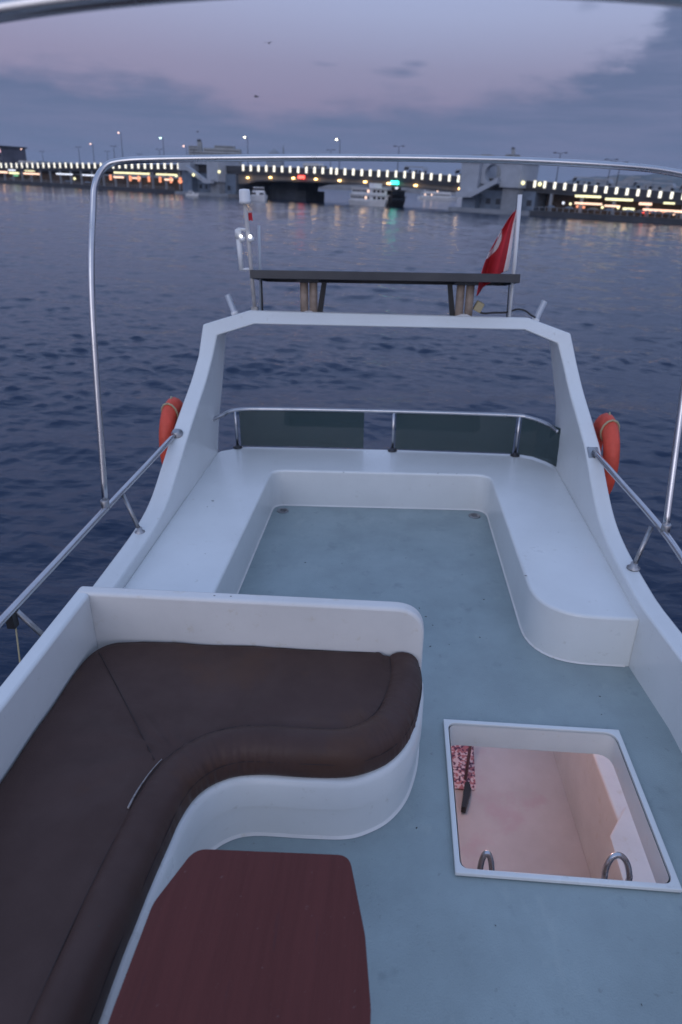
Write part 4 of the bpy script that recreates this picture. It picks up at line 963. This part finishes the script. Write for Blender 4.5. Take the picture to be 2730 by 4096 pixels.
for i, xc in enumerate((-.575, .425)):
    s = 1 if i == 0 else -1
    bm = bmesh.new(); tube(bm, [(xc - .03, 4.56, 1.12), (xc - .03, 4.56, 1.375)], .026, 14); tube(bm, [(xc + .03, 4.56, 1.12), (xc + .03, 4.56, 1.375)], .026, 14); part('bracket_leg', bm, M['bracket'], t, base)
    bm = bmesh.new(); slab(bm, [(xc - .075, 4.50), (xc + .075, 4.50), (xc + .075, 4.62), (xc - .075, 4.62)], 1.345, 1.377); part('bracket_plate', bm, M['panel'], t, base, bevel=.004)
    bm = bmesh.new(); A = [(xc + s * .05, 1.14), (xc + s * .085, 1.14), (xc + s * .115, 1.345), (xc + s * .085, 1.345)]
    f0 = [bm.verts.new((x, 4.56, z)) for x, z in A]; f1 = [bm.verts.new((x, 4.60, z)) for x, z in A]; bm.faces.new(f0); bm.faces.new(f1[::-1])
    for k in range(4): bm.faces.new((f0[k], f1[k], f1[(k + 1) % 4], f0[(k + 1) % 4]))
    bmesh.ops.recalc_face_normals(bm, faces=bm.faces); part('brace', bm, M['black'], t, base)
    bm = bmesh.new(); lathe(bm, [(.05, 1.125), (.05, 1.155), (.03, 1.165)], 16, Matrix.Translation((xc, 4.56, 0))); part('foot', bm, M['white'], t, base)
bm = bmesh.new(); box(bm, .49, .54, 4.55, 4.60, 1.18, 1.24); bmesh.ops.rotate(bm, cent=(.51, 4.57, 1.2), matrix=Matrix.Rotation(R(25), 3, 'Y'), verts=bm.verts); part('junction_box', bm, M['rope'], t, base, bevel=.004)
base = (.6, 4.58, 1.15); bm = bmesh.new(); tube(bm, sh(catmull([(.50, 4.58, 1.19), (.55, 4.58, 1.165), (.62, 4.58, 1.170), (.70, 4.57, 1.175), (.76, 4.57, 1.195), (.81, 4.56, 1.19), (.85, 4.55, 1.165), (.88, 4.55, 1.15)], 6), base), .006, 8)
o = finish('cable', bm, M['black']); o.matrix_world = FB @ Matrix.Translation(base); tag(o, 'black cable looping along the top of the arch at the right', 'cable')

# ================================================================== MAST, POLES, FLAG
base = (-.925, 4.52, 1.15); t = bthing('antenna_mast', 'slim white mast with a cylindrical top light at the left end of the arch', 'mast', base)
tubeo('pole', mat('white_painted_tube', (.55, .52, .50), .45, var=.3, vscale=12), t, sh([(-.925, 4.52, 1.15), (-.940, 4.52, 1.5), (-.955, 4.52, 1.80)], base), .0125)
bm = bmesh.new(); lathe(bm, [(.02, 1.795), (.036, 1.80), (.036, 1.815), (.034, 1.818), (.034, 1.868), (.028, 1.878), (.005, 1.88)], 20, Matrix.Translation((-.955, 4.52, 0))); part('top_light', bm, M['white'], t, base)
bm = bmesh.new(); box(bm, -.945, -.905, 4.50, 4.54, 1.15, 1.19); part('foot_bracket', bm, M['steel_dull'], t, base)
bm = bmesh.new(); tube(bm, [(-1.01, 4.52, 1.655), (-.945, 4.52, 1.65)], .008, 8); part('crossbar', bm, M['white'], t, base)
bm = bmesh.new(); tube(bm, [(-1.0, 4.52, 1.415), (-.935, 4.52, 1.42)], .008, 8); part('crossbar', bm, M['white'], t, base)
bm = bmesh.new(); tube(bm, [(-1.0, 4.52, 1.41), (-1.003, 4.52, 1.50), (-1.006, 4.52, 1.60)], .014, 10, r1=.017); lathe(bm, [(.02, 1.60), (.02, 1.65), (.012, 1.655)], 14, Matrix.Translation((-1.008, 4.52, 0))); part('antenna', bm, M['white'], t, base)
for x in (-.985, -.928):
    bm = bmesh.new(); lathe(bm, [(.010, -.02), (.02, -.01), (.02, .005)], 14, Matrix.Translation((x, 4.515, 1.60))); lp_ = part('lamp', bm, M['white'], t, base)
    bm = bmesh.new(); bmesh.ops.create_icosphere(bm, subdivisions=2, radius=.0105 if x > -.95 else .008, matrix=Matrix.Translation((x, 4.50, 1.613))); bmesh.ops.translate(bm, vec=-Vector(base), verts=bm.verts); finish('bulb', bm, M['led'], lp_)
bm = bmesh.new(); P = [(-.945, 1.745), (-.918, 1.748), (-.915, 1.70), (-.93, 1.705), (-.945, 1.695)]; vs = [bm.verts.new((x - base[0], 4.53 - base[1] + .004 * math.sin(i), z - base[2])) for i, (x, z) in enumerate(P)]; bm.faces.new(vs); o = finish('pennant', bm, M['red'], t); md = o.modifiers.new('s', 'SOLIDIFY'); md.thickness = .002
base = (-.90, 4.62, 1.15); t = bthing('whip_antenna', 'thin translucent whip antenna standing just right of the mast', 'antenna', base)
tubeo('rod', mat('pale_fibreglass', (.42, .46, .50), .4), t, sh([(-.905, 4.62, 1.15), (-.895, 4.62, 1.67)], base), .0085); 
bm = bmesh.new(); box(bm, -.893, -.887, 4.60, 4.62, 1.14, 1.40); part('backing_strip', bm, M['black'], t, base)
base = (.722, 4.55, 1.14); t = bthing('flagpole', 'white flagpole at the right end of the arch', 'flagpole', base)
tubeo('pole', M['white'], t, sh([(.716, 4.55, 1.14), (.712, 4.55, 1.5), (.700, 4.55, 1.86)], base), .0095, r1=.013)
tubeo('halyard', M['black'], t, sh([(.698, 4.54, 1.15), (.690, 4.54, 1.40)], base), .004, 6)
# flag: cloth hanging from the halyard in folds, white crescent and star on red
base = (.69, 4.545, 1.79); t = bthing('flag', 'red flag with white crescent hanging in folds from the flagpole', 'flag', base)
def flagcloth():
    nu, nv = 60, 50; bm = bmesh.new(); g = []
    for i in range(nu + 1):
        u = i / nu; row = []
        for j in range(nv + 1):
            v = j / nv                       # v: 0 top of hoist .. 1 bottom
            hx = .692 - .018 * v; hz_ = 1.780 - .350 * v
            # the fly droops: each point further out hangs lower and folds back on itself
            x = hx - .190 * u * (.10 + .90 * v ** .8) + .010 * math.sin(u * 7.5 + 1.2) * u * v
            z = hz_ - .02 * u - .17 * max(0, u - .25) * v ** 9 - .02 * math.sin(u * 3.1) * v
            y = 4.545 + .045 * math.sin(u * 9.5 + v * 1.2) * u ** .5 * (.3 + v) + .012 * math.sin(v * 6 + u * 3)
            row.append(bm.verts.new((x - base[0], y - base[1], z - base[2])))
        g.append(row)
    uvl = bm.loops.layers.uv.new('UVMap')
    for i in range(nu):
        for j in range(nv):
            f = bm.faces.new((g[i][j], g[i + 1][j], g[i + 1][j + 1], g[i][j + 1])); f.smooth = True
            u = (i + .5) / nu * .40; v = (j + .5) / nv
            c1 = math.hypot(u - .50, v - .5) < .25; c2 = math.hypot(u - .5625, v - .5) < .20
            dx, dy = u - .79, v - .5; rr = math.hypot(dx, dy); a = (math.atan2(dy, dx) + math.pi) % (2 * math.pi / 5) - math.pi / 5
            star = rr * math.cos(a) < .052 + .07 * abs(a)
            f.material_index = 1 if (c1 and not c2) or (star and rr < .125) or u < .055 else 0
    o = finish('cloth', bm, [M['red'], M['flagwhite']], t); md = o.modifiers.new('s', 'SOLIDIFY'); md.thickness = .0015
flagcloth()
# rod holders on the shoulders of the arch
for a, b_, lb in (((-1.075, 4.60, 1.12), (-1.125, 4.62, 1.245), 'short pale rod holder tube leaning out of the left shoulder of the arch'), ((.885, 4.58, 1.12), (.935, 4.60, 1.245), 'short pale rod holder tube leaning out of the right shoulder of the arch')):
    t = bthing('rod_holder', lb, 'rod holder', a, group='rod holders on the arch')
    bm = bmesh.new(); tube(bm, sh([a, b_], a), .019, 14, cap=False); tube(bm, sh([b_, a], a), .015, 14, cap=False); finish('tube', bm, mat('clear_grey_plastic', (.48, .52, .58), .3), t)
    bm = bmesh.new(); tube(bm, sh([a, (Vector(a) + (Vector(b_) - Vector(a)) * .15)], a), .024, 14); finish('collar', bm, M['white'], t)

# ---- crumbs on the floor
bm = bmesh.new(); rnd = random.Random(11)
spots = [(.02, .95), (.26, .93), (-.02, .82), (.57, .82), (.17, 2.89), (.30, 2.6), (.5, 3.0), (.35, 1.28), (.7, 1.1), (.1, 2.25), (.9, 2.3), (-.25, 3.3), (.2, 3.5)] + [(rnd.uniform(-.6, 1.0), rnd.uniform(.7, 3.9)) for _ in range(26)]
for x, y in spots:
    if .2 < x < .95 and 1.38 < y < 2.15: continue
    if x < .16 and y < 2.1 and x < -.0: continue
    s = rnd.uniform(.0018, .0045); a = rnd.uniform(0, 3)
    vs = [bm.verts.new((x + s * math.cos(a + k * 1.57) * (1.6 if k % 2 else .7), y + s * math.sin(a + k * 1.57) * (1.6 if k % 2 else .7), .0012)) for k in range(4)]; c = bm.verts.new((x, y, .0035))
    for k in range(4): bm.faces.new((vs[k], vs[(k + 1) % 4], c))
for x, y, z, s_ in ((-1.02, 3.52, .2506, .010), (-1.03, 3.44, .2506, .006), (.652, 2.83, .2512, .009), (-.62, 2.065, .5525, .005), (-.56, 2.066, .5525, .005), (-.30, 4.03, .2512, .008), (.30, 4.07, .2512, .006), (.42, 4.074, .2512, .005), (.9, 3.3, .2506, .004), (-.9, 2.9, .2506, .004), (-.35, 1.8, .3635, .006), (-.62, .95, .3745, .004)):
    vs = [bm.verts.new((x + s_ * math.cos(k * 1.25) * rnd.uniform(.6, 1.2), y + s_ * .5 * math.sin(k * 1.25) * rnd.uniform(.6, 1.2), z + .0006)) for k in range(5)]; c = bm.verts.new((x, y, z + .0016))
    for k in range(5): bm.faces.new((vs[k], vs[(k + 1) % 5], c))
o = finish('debris', bm, mat('dry_leaf_bits', (.05, .05, .045), .9)); o.matrix_world = FB; tag(o, 'tiny dark crumbs scattered over the blue-grey deck', 'debris', kind='stuff')

# ================================================================== HAZE
bm = bmesh.new(); box(bm, -7000, 7000, -7000, 7000, -6, 170)
hz = finish('haze', bm, []); tag(hz, 'thin blue dusk haze lying over the water and the far shore', 'haze', kind='stuff')
hm = bpy.data.materials.new('haze_air'); hm.use_nodes = True; t = hm.node_tree; t.nodes.remove(t.nodes['Principled BSDF'])
pv = t.nodes.new('ShaderNodeVolumePrincipled'); pv.inputs['Color'].default_value = (.55, .66, .80, 1); pv.inputs['Density'].default_value = .00010
t.links.new(pv.outputs[0], t.nodes['Material Output'].inputs['Volume']); hz.data.materials.append(hm)
